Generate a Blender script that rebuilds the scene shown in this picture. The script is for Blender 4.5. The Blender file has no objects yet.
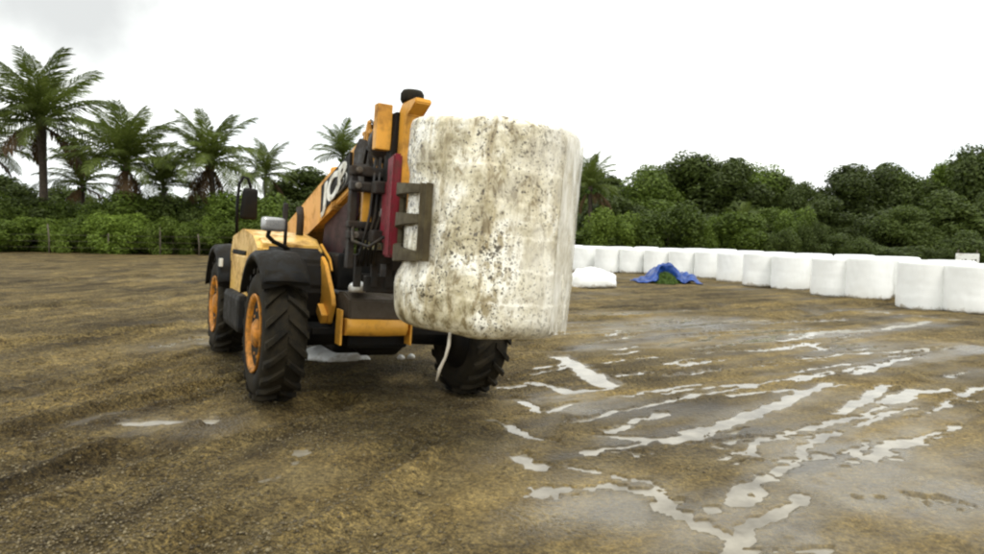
import bpy, bmesh, math, random
import numpy as np
from mathutils import Vector, Matrix
R = math.radians
random.seed(7)
SC = bpy.context.scene
COL = SC.collection

# ------------------------------------------------------------------ camera
EYE, FPX, PITCH, ROLL = 1.57, 700.0, R(3.35), R(0.9)
cam_d = bpy.data.cameras.new('camera')
cam_d.sensor_width = 36.0
cam_d.lens = 36.0 * FPX / 984.0
cam_d.clip_end = 3000.0
cam = bpy.data.objects.new('camera', cam_d)
COL.objects.link(cam)
fw = Vector((0, math.cos(PITCH), -math.sin(PITCH)))
rt0 = Vector((1, 0, 0))
up0 = rt0.cross(fw)
RT = rt0 * math.cos(ROLL) + up0 * math.sin(ROLL)
UP = RT.cross(fw)
cam.matrix_world = Matrix(((RT.x, UP.x, -fw.x, 0), (RT.y, UP.y, -fw.y, 0), (RT.z, UP.z, -fw.z, EYE), (0, 0, 0, 1)))
SC.camera = cam

# ------------------------------------------------------------------ sky, sun, exposure
world = bpy.data.worlds.new('World')
SC.world = world
world.use_nodes = True
wn, wl = world.node_tree.nodes, world.node_tree.links
wn.clear()
SUN_EL, SUN_AZ = R(58), R(145)
w_out = wn.new('ShaderNodeOutputWorld')
w_bg = wn.new('ShaderNodeBackground'); w_bg.inputs['Strength'].default_value = 0.10
w_sky = wn.new('ShaderNodeTexSky'); w_sky.sky_type = 'NISHITA'; w_sky.sun_disc = False
w_sky.sun_elevation = SUN_EL; w_sky.sun_rotation = SUN_AZ
w_tc = wn.new('ShaderNodeTexCoord')
w_map = wn.new('ShaderNodeMapping'); w_map.inputs['Scale'].default_value = (1, 1, 2.4)
w_map.inputs['Location'].default_value = (0.3, 0.2, 0.0)
w_no = wn.new('ShaderNodeTexNoise'); w_no.inputs['Scale'].default_value = 2.1; w_no.inputs['Detail'].default_value = 6
w_no.inputs['Roughness'].default_value = 0.5
w_r = wn.new('ShaderNodeValToRGB')
w_r.color_ramp.elements[0].position = 0.30; w_r.color_ramp.elements[0].color = (0.70, 0.74, 0.76, 1)
w_r.color_ramp.elements[1].position = 0.52; w_r.color_ramp.elements[1].color = (1.0, 1.02, 0.98, 1)
# one grey rain cloud, up and to the left
cd = (fw * 700 + RT * (50 - 492) + UP * (277 - (-48))).normalized()
w_dot = wn.new('ShaderNodeVectorMath'); w_dot.operation = 'DOT_PRODUCT'; w_dot.inputs[1].default_value = cd
w_nrm = wn.new('ShaderNodeVectorMath'); w_nrm.operation = 'NORMALIZE'
w_n2 = wn.new('ShaderNodeTexNoise'); w_n2.inputs['Scale'].default_value = 7; w_n2.inputs['Detail'].default_value = 5
w_ad = wn.new('ShaderNodeMath'); w_ad.operation = 'MULTIPLY_ADD'; w_ad.inputs[1].default_value = 0.035; 
w_mr = wn.new('ShaderNodeMapRange'); w_mr.interpolation_type = 'SMOOTHSTEP'
w_mr.inputs['From Min'].default_value = 0.996; w_mr.inputs['From Max'].default_value = 1.018
w_mr.inputs['To Min'].default_value = 0.0; w_mr.inputs['To Max'].default_value = 1.0
w_mixc = wn.new('ShaderNodeMixRGB'); w_mixc.inputs['Color2'].default_value = (0.47, 0.48, 0.47, 1)
w_mul = wn.new('ShaderNodeVectorMath'); w_mul.operation = 'SCALE'; w_mul.inputs['Scale'].default_value = 13.0
w_mix = wn.new('ShaderNodeMixRGB'); w_mix.inputs['Fac'].default_value = 0.95
wl.new(w_tc.outputs['Generated'], w_map.inputs['Vector']); wl.new(w_map.outputs[0], w_no.inputs['Vector'])
wl.new(w_no.outputs['Fac'], w_r.inputs['Fac'])
wl.new(w_tc.outputs['Generated'], w_nrm.inputs[0]); wl.new(w_nrm.outputs[0], w_dot.inputs[0])
wl.new(w_tc.outputs['Generated'], w_n2.inputs['Vector'])
wl.new(w_n2.outputs['Fac'], w_ad.inputs[0]); wl.new(w_dot.outputs['Value'], w_ad.inputs[2])
wl.new(w_ad.outputs[0], w_mr.inputs['Value'])
wl.new(w_mr.outputs[0], w_mixc.inputs['Fac']); wl.new(w_r.outputs['Color'], w_mixc.inputs['Color1'])
wl.new(w_mixc.outputs[0], w_mul.inputs[0])
wl.new(w_sky.outputs[0], w_mix.inputs['Color1']); wl.new(w_mul.outputs[0], w_mix.inputs['Color2'])
wl.new(w_mix.outputs[0], w_bg.inputs['Color']); wl.new(w_bg.outputs[0], w_out.inputs['Surface'])

sun_d = bpy.data.lights.new('sun', 'SUN'); sun_d.energy = 1.3; sun_d.angle = R(16); sun_d.color = (1, 0.96, 0.88)
sun = bpy.data.objects.new('sun', sun_d); COL.objects.link(sun)
sdir = Vector((math.sin(SUN_AZ) * math.cos(SUN_EL), math.cos(SUN_AZ) * math.cos(SUN_EL), math.sin(SUN_EL)))
sun.rotation_euler = sdir.to_track_quat('Z', 'Y').to_euler()
SC.view_settings.view_transform = 'Standard'
SC.view_settings.look = 'None'
SC.view_settings.gamma = 1.0
SC.view_settings.use_curve_mapping = False
SC.view_settings.exposure = 0.42
SC.cycles.use_denoising = True
SC.cycles.max_bounces = 8
SC.cycles.pixel_filter_type = 'BLACKMAN_HARRIS'
SC.cycles.filter_width = 2.3          # the photograph is a soft video frame

# ------------------------------------------------------------------ helpers
def ray(px, py):
    return (fw * FPX + RT * (px - 492) + UP * (277 - py))
def G(px, py, z=0.0):
    d = ray(px, py); t = (z - EYE) / d.z
    return Vector((d.x * t, d.y * t, z))
def P(px, py, depth):
    d = ray(px, py); t = depth / d.dot(fw)
    return Vector((0, 0, EYE)) + d * t

def tag(o, label=None, cat=None, group=None, kind=None):
    if label: o['label'] = label
    if cat: o['category'] = cat
    if group: o['group'] = group
    if kind: o['kind'] = kind
    return o
def empty(name, loc=(0, 0, 0), rot=(0, 0, 0)):
    o = bpy.data.objects.new(name, None); COL.objects.link(o)
    o.location = loc; o.rotation_euler = rot; o.empty_display_size = 0.3
    return o
def link_mesh(name, me, mat, parent=None):
    o = bpy.data.objects.new(name, me); COL.objects.link(o)
    if mat is not None:
        me.materials.clear(); me.materials.append(mat)
    if parent is not None: o.parent = parent
    return o
def np_mesh(name, verts, faces, smooth=False):
    """verts (n,3), faces (m,k) with k fixed"""
    verts = np.asarray(verts, dtype=np.float32); faces = np.asarray(faces, dtype=np.int32)
    me = bpy.data.meshes.new(name)
    m, k = faces.shape
    me.vertices.add(len(verts)); me.vertices.foreach_set('co', verts.ravel())
    me.loops.add(m * k); me.loops.foreach_set('vertex_index', faces.ravel())
    me.polygons.add(m)
    me.polygons.foreach_set('loop_start', np.arange(0, m * k, k, dtype=np.int32))
    if smooth: me.polygons.foreach_set('use_smooth', np.ones(m, dtype=bool))
    me.update(calc_edges=True); me.validate()
    return me

class MB:
    """collects shapes into one bmesh"""
    def __init__(s): s.bm = bmesh.new()
    def box(s, c, size, rot=(0, 0, 0), bev=0.0, taper=None):
        m = Matrix.Translation(c) @ Matrix.Rotation(rot[2], 4, 'Z') @ Matrix.Rotation(rot[1], 4, 'Y') @ Matrix.Rotation(rot[0], 4, 'X')
        r = bmesh.ops.create_cube(s.bm, size=1.0)
        vs = r['verts']
        for v in vs:
            x, y, z = v.co
            if taper and z > 0: x *= taper[0]; y *= taper[1]
            v.co = m @ Vector((x * size[0], y * size[1], z * size[2]))
        if bev > 0:
            es = list({e for v in vs for e in v.link_edges})
            bmesh.ops.bevel(s.bm, geom=es, offset=bev, segments=2, affect='EDGES', profile=0.6)
        return s
    def bar(s, a, b, w, h, bev=0.0, up=(0, 0, 1)):
        a, b = Vector(a), Vector(b); d = b - a; x = d.normalized()
        y = Vector(up).cross(x)
        if y.length < 1e-4: y = Vector((0, 1, 0)).cross(x)
        y.normalize(); z = x.cross(y)
        m = Matrix(((x.x, y.x, z.x, 0), (x.y, y.y, z.y, 0), (x.z, y.z, z.z, 0), (0, 0, 0, 1)))
        r = bmesh.ops.create_cube(s.bm, size=1.0); vs = r['verts']; c = (a + b) / 2
        for v in vs: v.co = c + (m.to_3x3() @ Vector((v.co.x * d.length, v.co.y * w, v.co.z * h)))
        if bev > 0:
            es = list({e for v in vs for e in v.link_edges})
            bmesh.ops.bevel(s.bm, geom=es, offset=bev, segments=2, affect='EDGES')
        return s
    def tube(s, pts, rad, n=10, caps=True):
        pts = [Vector(p) for p in pts]
        if not hasattr(rad, '__len__'): rad = [rad] * len(pts)
        rings = []; ref = None
        for i, p in enumerate(pts):
            t = (pts[min(i + 1, len(pts) - 1)] - pts[max(i - 1, 0)]).normalized()
            if ref is None: ref = Vector((0, 0, 1)) if abs(t.z) < 0.9 else Vector((1, 0, 0))
            u = (ref - t * ref.dot(t)).normalized(); ref = u; v = t.cross(u)
            rings.append([s.bm.verts.new(p + (u * math.cos(a) + v * math.sin(a)) * rad[i]) for a in [2 * math.pi * k / n for k in range(n)]])
        for a, b in zip(rings[:-1], rings[1:]):
            for k in range(n):
                f = s.bm.faces.new((a[k], a[(k + 1) % n], b[(k + 1) % n], b[k])); f.smooth = True
        if caps:
            s.bm.faces.new(list(reversed(rings[0]))); s.bm.faces.new(rings[-1])
        return s
    def lathe(s, prof, c=(0, 0, 0), axis='y', n=40):
        """prof: list of (radius, along)"""
        rings = []
        for r, a in prof:
            ring = []
            for k in range(n):
                t = 2 * math.pi * k / n
                if axis == 'y': p = (r * math.cos(t), a, r * math.sin(t))
                elif axis == 'x': p = (a, r * math.cos(t), r * math.sin(t))
                else: p = (r * math.cos(t), r * math.sin(t), a)
                ring.append(s.bm.verts.new(Vector(p) + Vector(c)))
            rings.append(ring)
        for a, b in zip(rings[:-1], rings[1:]):
            for k in range(n):
                f = s.bm.faces.new((a[k], a[(k + 1) % n], b[(k + 1) % n], b[k])); f.smooth = True
        s.bm.faces.new(list(reversed(rings[0]))); s.bm.faces.new(rings[-1])
        return s
    def prism(s, outline, y0, y1, bev=0.0):
        """outline: (x,z) list, extruded along y"""
        a = [s.bm.verts.new((x, y0, z)) for x, z in outline]
        b = [s.bm.verts.new((x, y1, z)) for x, z in outline]
        n = len(outline); fs = [s.bm.faces.new(a), s.bm.faces.new(list(reversed(b)))]
        for k in range(n): fs.append(s.bm.faces.new((a[k], b[k], b[(k + 1) % n], a[(k + 1) % n])))
        if bev > 0:
            es = list({e for f in fs for e in f.edges})
            bmesh.ops.bevel(s.bm, geom=es, offset=bev, segments=2, affect='EDGES')
        return s
    def build(s, name, mat, parent=None, smooth=False):
        bmesh.ops.recalc_face_normals(s.bm, faces=s.bm.faces)
        me = bpy.data.meshes.new(name); s.bm.to_mesh(me); s.bm.free()
        if smooth:
            for p in me.polygons: p.use_smooth = True
        return link_mesh(name, me, mat, parent)

# value noise for heights
_rng = np.random.RandomState(11)
_tab = _rng.rand(256, 256)
def vnoise(x, y):
    xi = np.floor(x).astype(int); yi = np.floor(y).astype(int)
    fx = x - xi; fy = y - yi
    fx = fx * fx * (3 - 2 * fx); fy = fy * fy * (3 - 2 * fy)
    a = _tab[xi & 255, yi & 255]; b = _tab[(xi + 1) & 255, yi & 255]
    c = _tab[xi & 255, (yi + 1) & 255]; d = _tab[(xi + 1) & 255, (yi + 1) & 255]
    return (a * (1 - fx) + b * fx) * (1 - fy) + (c * (1 - fx) + d * fx) * fy
def fbm(x, y, oct=4, gain=0.5):
    s = 0; a = 1; t = 0
    for i in range(oct):
        s = s + a * vnoise(x * 2 ** i + 17.3 * i, y * 2 ** i + 9.1 * i); t += a; a *= gain
    return s / t
def sstep(a, b, x):
    t = np.clip((x - a) / (b - a), 0, 1); return t * t * (3 - 2 * t)

# ------------------------------------------------------------------ materials
def nodes_of(name):
    m = bpy.data.materials.new(name); m.use_nodes = True
    nt = m.node_tree; b = nt.nodes['Principled BSDF']
    return m, nt.nodes, nt.links, b
def ramp(n, stops):
    r = n.new('ShaderNodeValToRGB'); e = r.color_ramp.elements
    while len(e) < len(stops): e.new(0.5)
    for k, (p, c) in enumerate(stops):
        e[k].position = p; e[k].color = (*c, 1) if len(c) == 3 else c
    return r
def noise(n, l, scale, detail=4, rough=0.55, vec=None, stretch=None, coord='Object', dist=0.0):
    t = n.new('ShaderNodeTexNoise'); t.inputs['Scale'].default_value = scale
    t.inputs['Detail'].default_value = detail; t.inputs['Roughness'].default_value = rough
    t.inputs['Distortion'].default_value = dist
    if vec is None:
        tc = n.new('ShaderNodeTexCoord'); vec = tc.outputs[coord]
    if stretch:
        mp = n.new('ShaderNodeMapping'); mp.inputs['Scale'].default_value = stretch
        l.new(vec, mp.inputs['Vector']); vec = mp.outputs[0]
    l.new(vec, t.inputs['Vector'])
    return t
def bump(n, l, b, height, strength, dist):
    bp = n.new('ShaderNodeBump'); bp.inputs['Strength'].default_value = strength; bp.inputs['Distance'].default_value = dist
    l.new(height, bp.inputs['Height']); l.new(bp.outputs[0], b.inputs['Normal'])
def worn(name, col, rough=0.5, dirt=(0.07, 0.05, 0.028), amount=0.45, metallic=0.0, scale=6.0, bmp=0.15, spec=0.35):
    """paint or rubber with mud film and grime"""
    m, n, l, b = nodes_of(name)
    t1 = noise(n, l, scale, 6, 0.62); t2 = noise(n, l, scale * 5, 4, 0.6)
    mx = n.new('ShaderNodeMath'); mx.operation = 'MULTIPLY_ADD'; mx.inputs[1].default_value = 0.45
    l.new(t2.outputs['Fac'], mx.inputs[0]); l.new(t1.outputs['Fac'], mx.inputs[2])
    lo = 1.08 - amount * 0.62
    rp = ramp(n, [(lo - 0.16, (0, 0, 0)), (lo + 0.1, (1, 1, 1))])
    l.new(mx.outputs[0], rp.inputs['Fac'])
    mc = n.new('ShaderNodeMixRGB'); mc.inputs['Color1'].default_value = (*col, 1); mc.inputs['Color2'].default_value = (*dirt, 1)
    l.new(rp.outputs[0], mc.inputs['Fac']); l.new(mc.outputs[0], b.inputs['Base Color'])
    rr = n.new('ShaderNodeMapRange'); rr.inputs['To Min'].default_value = rough; rr.inputs['To Max'].default_value = 0.85
    l.new(rp.outputs[0], rr.inputs['Value']); l.new(rr.outputs[0], b.inputs['Roughness'])
    b.inputs['Metallic'].default_value = metallic
    b.inputs['Specular IOR Level'].default_value = spec
    bump(n, l, b, mx.outputs[0], bmp, 0.02)
    return m
M = {}
M['yellow'] = worn('yellow_paint', (0.72, 0.35, 0.045), 0.42, (0.30, 0.14, 0.03), amount=0.36, scale=3)
M['hood_yellow'] = worn('hood_yellow_paint', (0.74, 0.46, 0.11), 0.3, (0.25, 0.13, 0.03), amount=0.42, scale=4)
M['rim'] = worn('rim_orange_paint', (0.62, 0.23, 0.015), 0.45, (0.16, 0.08, 0.02), amount=0.48)
M['black'] = worn('black_paint', (0.006, 0.006, 0.006), 0.5, (0.014, 0.011, 0.007), 0.5, spec=0.16)
M['rubber'] = worn('tyre_rubber', (0.006, 0.006, 0.0055), 0.7, (0.024, 0.019, 0.011), 0.62, scale=4, spec=0.14)
M['dark_steel'] = worn('dark_steel', (0.022, 0.020, 0.018), 0.5, (0.03, 0.02, 0.012), 0.55, 0.1)
M['grey_steel'] = worn('grey_steel', (0.13, 0.115, 0.095), 0.45, (0.07, 0.05, 0.03), 0.5, 0.3)
M['nose'] = worn('nose_plate', (0.07, 0.054, 0.038), 0.5, (0.06, 0.045, 0.028), 0.5)
M['red'] = worn('red_paint', (0.19, 0.008, 0.02), 0.45, (0.06, 0.03, 0.02), 0.4)
M['olive'] = worn('olive_clamp_paint', (0.085, 0.066, 0.028), 0.6, (0.05, 0.037, 0.018), 0.55)
M['maroon'] = worn('maroon_shade', (0.035, 0.006, 0.008), 0.6, (0.02, 0.012, 0.01), 0.5)
M['chrome'] = worn('chrome_rod', (0.6, 0.6, 0.6), 0.15, (0.2, 0.17, 0.12), 0.3, 1.0)
M['mirror'] = worn('mirror_shell', (0.42, 0.42, 0.42), 0.22, (0.2, 0.18, 0.14), 0.3, 0.5)
M['white_paint'] = worn('white_paint', (0.78, 0.78, 0.74), 0.5, (0.4, 0.35, 0.27), 0.3)
M['letter'] = worn('letter_white', (0.8, 0.8, 0.74), 0.5, (0.3, 0.24, 0.14), 0.35)
M['seat'] = worn('seat_fabric', (0.02, 0.02, 0.022), 0.8, amount=0.3)
M['hose'] = worn('hydraulic_hose', (0.012, 0.012, 0.012), 0.5, amount=0.4)
m, n, l, b = nodes_of('cab_glass')
b.inputs['Base Color'].default_value = (0.55, 0.65, 0.6, 1); b.inputs['Roughness'].default_value = 0.03
b.inputs['Transmission Weight'].default_value = 0.9; b.inputs['IOR'].default_value = 1.1
M['glass'] = m
m, n, l, b = nodes_of('lamp_lens'); b.inputs['Base Color'].default_value = (0.7, 0.68, 0.6, 1); b.inputs['Roughness'].default_value = 0.12
M['lens'] = m

# mud
m, n, l, b = nodes_of('wet_gravelly_mud')
tc = n.new('ShaderNodeTexCoord'); V = tc.outputs['Object']
def rot_streak(ang, scale, st):
    mp = n.new('ShaderNodeMapping'); mp.inputs['Rotation'].default_value = (0, 0, ang); l.new(V, mp.inputs['Vector'])
    return noise(n, l, scale, 5, 0.58, mp.outputs[0], stretch=st)
def mul(c1, c2, fac=1.0):
    q = n.new('ShaderNodeMixRGB'); q.blend_type = 'MULTIPLY'; q.inputs['Fac'].default_value = fac
    l.new(c1, q.inputs['Color1']); l.new(c2, q.inputs['Color2']); return q.outputs[0]
at = n.new('ShaderNodeAttribute'); at.attribute_name = 'wet'
big = noise(n, l, 0.4, 5, 0.6, V); mid = noise(n, l, 3.0, 4, 0.55, V)
stR = rot_streak(R(-30), 1.6, (0.22, 1, 1)); stL = rot_streak(R(-70), 1.5, (0.25, 1, 1))
clump = noise(n, l, 26, 3, 0.55, V); fine = noise(n, l, 75, 3, 0.6, V)
grit = n.new('ShaderNodeTexVoronoi'); grit.inputs['Scale'].default_value = 40; l.new(V, grit.inputs['Vector'])
sx = n.new('ShaderNodeSeparateXYZ'); l.new(V, sx.inputs[0])
side = n.new('ShaderNodeMapRange'); side.inputs['From Min'].default_value = -1.5; side.inputs['From Max'].default_value = 1.0; l.new(sx.outputs['X'], side.inputs['Value'])
stm = n.new('ShaderNodeMixRGB'); l.new(side.outputs[0], stm.inputs['Fac']); l.new(stL.outputs['Fac'], stm.inputs['Color1']); l.new(stR.outputs['Fac'], stm.inputs['Color2'])
c_mid = ramp(n, [(0.28, (0.080, 0.058, 0.027)), (0.47, (0.130, 0.098, 0.047)), (0.66, (0.172, 0.133, 0.067))]); l.new(mid.outputs['Fac'], c_mid.inputs['Fac'])
c_big = ramp(n, [(0.36, (0.80, 0.80, 0.80)), (0.62, (1.15, 1.12, 1.0))]); l.new(big.outputs['Fac'], c_big.inputs['Fac'])
c_str = ramp(n, [(0.36, (0.34, 0.32, 0.29)), (0.50, (0.92, 0.92, 0.90)), (0.64, (1.45, 1.42, 1.28))]); l.new(stm.outputs[0], c_str.inputs['Fac'])
c_clp = ramp(n, [(0.34, (0.45, 0.43, 0.40)), (0.49, (0.97, 0.97, 0.97)), (0.66, (1.7, 1.65, 1.45))]); l.new(clump.outputs['Fac'], c_clp.inputs['Fac'])
c_fin = ramp(n, [(0.34, (0.35, 0.34, 0.32)), (0.50, (1, 1, 1)), (0.66, (1.6, 1.55, 1.35))]); l.new(fine.outputs['Fac'], c_fin.inputs['Fac'])
col = mul(mul(c_mid.outputs[0], c_big.outputs[0]), c_str.outputs[0], 0.9)
dryf = n.new('ShaderNodeMapRange'); dryf.inputs['From Min'].default_value = 0.15; dryf.inputs['From Max'].default_value = 0.75; dryf.inputs['To Min'].default_value = 0.95; dryf.inputs['To Max'].default_value = 0.6
l.new(at.outputs['Fac'], dryf.inputs['Value'])
g1 = n.new('ShaderNodeMixRGB'); g1.blend_type = 'MULTIPLY'; l.new(dryf.outputs[0], g1.inputs['Fac']); l.new(col, g1.inputs['Color1']); l.new(c_clp.outputs[0], g1.inputs['Color2'])
g2 = n.new('ShaderNodeMixRGB'); g2.blend_type = 'MULTIPLY'; l.new(dryf.outputs[0], g2.inputs['Fac']); l.new(g1.outputs[0], g2.inputs['Color1']); l.new(c_fin.outputs[0], g2.inputs['Color2'])
silt = n.new('ShaderNodeMixRGB'); silt.inputs['Color2'].default_value = (0.082, 0.062, 0.032, 1)
sf = n.new('ShaderNodeMapRange'); sf.inputs['From Min'].default_value = 0.4; sf.inputs['To Max'].default_value = 0.28
l.new(at.outputs['Fac'], sf.inputs['Value']); l.new(sf.outputs[0], silt.inputs['Fac'])
l.new(g2.outputs[0], silt.inputs['Color1']); l.new(silt.outputs[0], b.inputs['Base Color'])
# wet patches are smoother; broken up by the clumps
wn1 = n.new('ShaderNodeMath'); wn1.operation = 'MULTIPLY_ADD'; wn1.inputs[1].default_value = 1.1; wn1.inputs[2].default_value = -0.55; l.new(stm.outputs[0], wn1.inputs[0])
wn2 = n.new('ShaderNodeMath'); wn2.operation = 'SUBTRACT'; l.new(at.outputs['Fac'], wn2.inputs[0]); l.new(wn1.outputs[0], wn2.inputs[1])
rg2 = n.new('ShaderNodeMapRange'); rg2.inputs['From Min'].default_value = 0.35; rg2.inputs['From Max'].default_value = 1.0; rg2.inputs['To Min'].default_value = 0.85; rg2.inputs['To Max'].default_value = 0.17
l.new(wn2.outputs[0], rg2.inputs['Value']); l.new(rg2.outputs[0], b.inputs['Roughness'])
spw = n.new('ShaderNodeMapRange'); spw.inputs['From Min'].default_value = 0.62; spw.inputs['From Max'].default_value = 1.0; spw.inputs['To Min'].default_value = 0.16; spw.inputs['To Max'].default_value = 0.5
l.new(wn2.outputs[0], spw.inputs['Value']); l.new(spw.outputs[0], b.inputs['Specular IOR Level'])
ha = n.new('ShaderNodeMath'); ha.operation = 'MULTIPLY_ADD'; ha.inputs[1].default_value = -1.1
l.new(grit.outputs['Distance'], ha.inputs[0]); l.new(fine.outputs['Fac'], ha.inputs[2])
ha2 = n.new('ShaderNodeMath'); ha2.operation = 'MULTIPLY_ADD'; ha2.inputs[1].default_value = 1.6
l.new(clump.outputs['Fac'], ha2.inputs[0]); l.new(ha.outputs[0], ha2.inputs[2])
ha3 = n.new('ShaderNodeMath'); ha3.operation = 'MULTIPLY_ADD'; ha3.inputs[1].default_value = 1.2
l.new(stm.outputs[0], ha3.inputs[0]); l.new(ha2.outputs[0], ha3.inputs[2])
bs = n.new('ShaderNodeMapRange'); bs.inputs['To Min'].default_value = 1.0; bs.inputs['To Max'].default_value = 0.12
l.new(at.outputs['Fac'], bs.inputs['Value'])
bp = n.new('ShaderNodeBump'); bp.inputs['Distance'].default_value = 0.040
l.new(bs.outputs[0], bp.inputs['Strength']); l.new(ha3.outputs[0], bp.inputs['Height']); l.new(bp.outputs[0], b.inputs['Normal'])
M['mud'] = m
m, n, l, b = nodes_of('milky_puddle_water')
t = noise(n, l, 3.0, 5, 0.6); r = ramp(n, [(0.35, (0.13, 0.11, 0.075)), (0.62, (0.30, 0.27, 0.21))])
l.new(t.outputs['Fac'], r.inputs['Fac']); l.new(r.outputs[0], b.inputs['Base Color'])
b.inputs['Roughness'].default_value = 0.04; b.inputs['IOR'].default_value = 1.33
t2 = noise(n, l, 9, 3, 0.5); bump(n, l, b, t2.outputs['Fac'], 0.06, 0.01)
M['water'] = m
m, n, l, b = nodes_of('clod_mud')
gi = n.new('ShaderNodeNewGeometry'); r = ramp(n, [(0.0, (0.045, 0.031, 0.013)), (0.5, (0.10, 0.073, 0.03)), (0.85, (0.15, 0.115, 0.055)), (1.0, (0.21, 0.17, 0.09))])
l.new(gi.outputs['Random Per Island'], r.inputs['Fac']); l.new(r.outputs[0], b.inputs['Base Color']); b.inputs['Roughness'].default_value = 0.6
M['clod'] = m

# leaves
def leafmat(name, c0, c1, c2, trans=0.36):
    m, n, l, b = nodes_of(name)
    gi = n.new('ShaderNodeNewGeometry'); t = noise(n, l, 0.55, 3, 0.5)
    oi = n.new('ShaderNodeObjectInfo')
    mx = n.new('ShaderNodeMath'); mx.operation = 'MULTIPLY_ADD'; mx.inputs[1].default_value = 0.45
    l.new(gi.outputs['Random Per Island'], mx.inputs[0]); 
    sc = n.new('ShaderNodeMath'); sc.operation = 'MULTIPLY_ADD'; sc.inputs[1].default_value = 0.7; sc.inputs[2].default_value = -0.15
    l.new(t.outputs['Fac'], sc.inputs[0]); l.new(sc.outputs[0], mx.inputs[2])
    r = ramp(n, [(0.1, c0), (0.45, c1), (0.85, c2)]); l.new(mx.outputs[0], r.inputs['Fac'])
    hv = n.new('ShaderNodeHueSaturation')
    mr = n.new('ShaderNodeMapRange'); mr.inputs['To Min'].default_value = 0.7; mr.inputs['To Max'].default_value = 1.3
    l.new(oi.outputs['Random'], mr.inputs['Value']); l.new(mr.outputs[0], hv.inputs['Value']); l.new(r.outputs[0], hv.inputs['Color'])
    l.new(hv.outputs[0], b.inputs['Base Color']); b.inputs['Roughness'].default_value = 0.55
    b.inputs['Specular IOR Level'].default_value = 0.25
    tr = n.new('ShaderNodeBsdfTranslucent'); l.new(hv.outputs[0], tr.inputs['Color'])
    ms = n.new('ShaderNodeMixShader'); ms.inputs['Fac'].default_value = trans
    l.new(b.outputs[0], ms.inputs[1]); l.new(tr.outputs[0], ms.inputs[2])
    l.new(ms.outputs[0], n['Material Output'].inputs['Surface'])
    return m
M['leaf_dark'] = leafmat('dark_leaves', (0.045, 0.061, 0.013), (0.068, 0.094, 0.019), (0.100, 0.130, 0.028))
M['leaf_mid'] = leafmat('mid_leaves', (0.058, 0.086, 0.012), (0.10, 0.145, 0.02), (0.155, 0.21, 0.033))
M['leaf_light'] = leafmat('light_leaves', (0.09, 0.135, 0.018), (0.15, 0.21, 0.03), (0.21, 0.28, 0.05))
M['frond'] = leafmat('palm_leaflets', (0.048, 0.066, 0.011), (0.095, 0.125, 0.022), (0.16, 0.19, 0.045))
M['dead_frond'] = leafmat('dry_palm_leaflets', (0.05, 0.03, 0.012), (0.10, 0.06, 0.025), (0.16, 0.10, 0.04))
M['grass_heap'] = leafmat('cut_grass', (0.05, 0.09, 0.02), (0.10, 0.17, 0.03), (0.16, 0.25, 0.06))
M['bark'] = worn('bark', (0.075, 0.055, 0.038), 0.85, (0.035, 0.028, 0.02), 0.5, bmp=0.5)
M['wood'] = worn('grey_post_wood', (0.10, 0.085, 0.065), 0.8, (0.1, 0.08, 0.05), 0.4)

# wrap films
m, n, l, b = nodes_of('white_bale_film')
t = noise(n, l, 2.2, 5, 0.6); r = ramp(n, [(0.35, (0.83, 0.835, 0.815)), (0.6, (0.89, 0.895, 0.875))]); l.new(t.outputs['Fac'], r.inputs['Fac'])
sz_ = n.new('ShaderNodeTexCoord'); sx_ = n.new('ShaderNodeSeparateXYZ'); l.new(sz_.outputs['Object'], sx_.inputs[0])
nz_ = noise(n, l, 5, 5, 0.65); ad_ = n.new('ShaderNodeMath'); ad_.operation = 'MULTIPLY_ADD'; ad_.inputs[1].default_value = -0.5; l.new(nz_.outputs['Fac'], ad_.inputs[0]); l.new(sx_.outputs['Z'], ad_.inputs[2])
rd_ = ramp(n, [(0.0, (0.75, 0.75, 0.75)), (0.10, (0, 0, 0))]); mp_ = n.new('ShaderNodeMapRange'); mp_.inputs['From Min'].default_value = -0.25; mp_.inputs['From Max'].default_value = 0.75; l.new(ad_.outputs[0], mp_.inputs['Value']); l.new(mp_.outputs[0], rd_.inputs['Fac'])
md_ = n.new('ShaderNodeMixRGB'); md_.inputs['Color2'].default_value = (0.25, 0.19, 0.10, 1); l.new(rd_.outputs[0], md_.inputs['Fac']); l.new(r.outputs[0], md_.inputs['Color1'])
l.new(md_.outputs[0], b.inputs['Base Color']); b.inputs['Roughness'].default_value = 0.33
t2 = noise(n, l, 5, 4, 0.6, stretch=(1, 1, 0.25)); bump(n, l, b, t2.outputs['Fac'], 0.25, 0.05)
M['film'] = m

m, n, l, b = nodes_of('stained_clear_film')
tc = n.new('ShaderNodeTexCoord'); V = tc.outputs['Object']
pz = n.new('ShaderNodeSeparateXYZ'); l.new(V, pz.inputs[0])
def mulc(c1, c2, fac):
    q = n.new('ShaderNodeMixRGB'); q.blend_type = 'MULTIPLY'; q.inputs['Fac'].default_value = fac
    l.new(c1, q.inputs['Color1']); l.new(c2, q.inputs['Color2']); return q.outputs[0]
blot = noise(n, l, 3.0, 7, 0.66, V, dist=0.7); strk = noise(n, l, 9.0, 7, 0.7, V, stretch=(1, 1, 0.14), dist=0.4)
sm = noise(n, l, 17, 6, 0.74, V, stretch=(1, 1, 0.55), dist=0.5)
rb = ramp(n, [(0.35, (0.40, 0.34, 0.20)), (0.47, (0.70, 0.64, 0.48)), (0.57, (0.93, 0.90, 0.80))]); l.new(blot.outputs['Fac'], rb.inputs['Fac'])
rs = ramp(n, [(0.38, (0.58, 0.50, 0.34)), (0.48, (1, 1, 1))]); l.new(strk.outputs['Fac'], rs.inputs['Fac'])
rm = ramp(n, [(0.40, (0.36, 0.29, 0.15)), (0.475, (0.93, 0.92, 0.88)), (0.58, (1.18, 1.18, 1.15))]); l.new(sm.outputs['Fac'], rm.inputs['Fac'])
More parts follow.
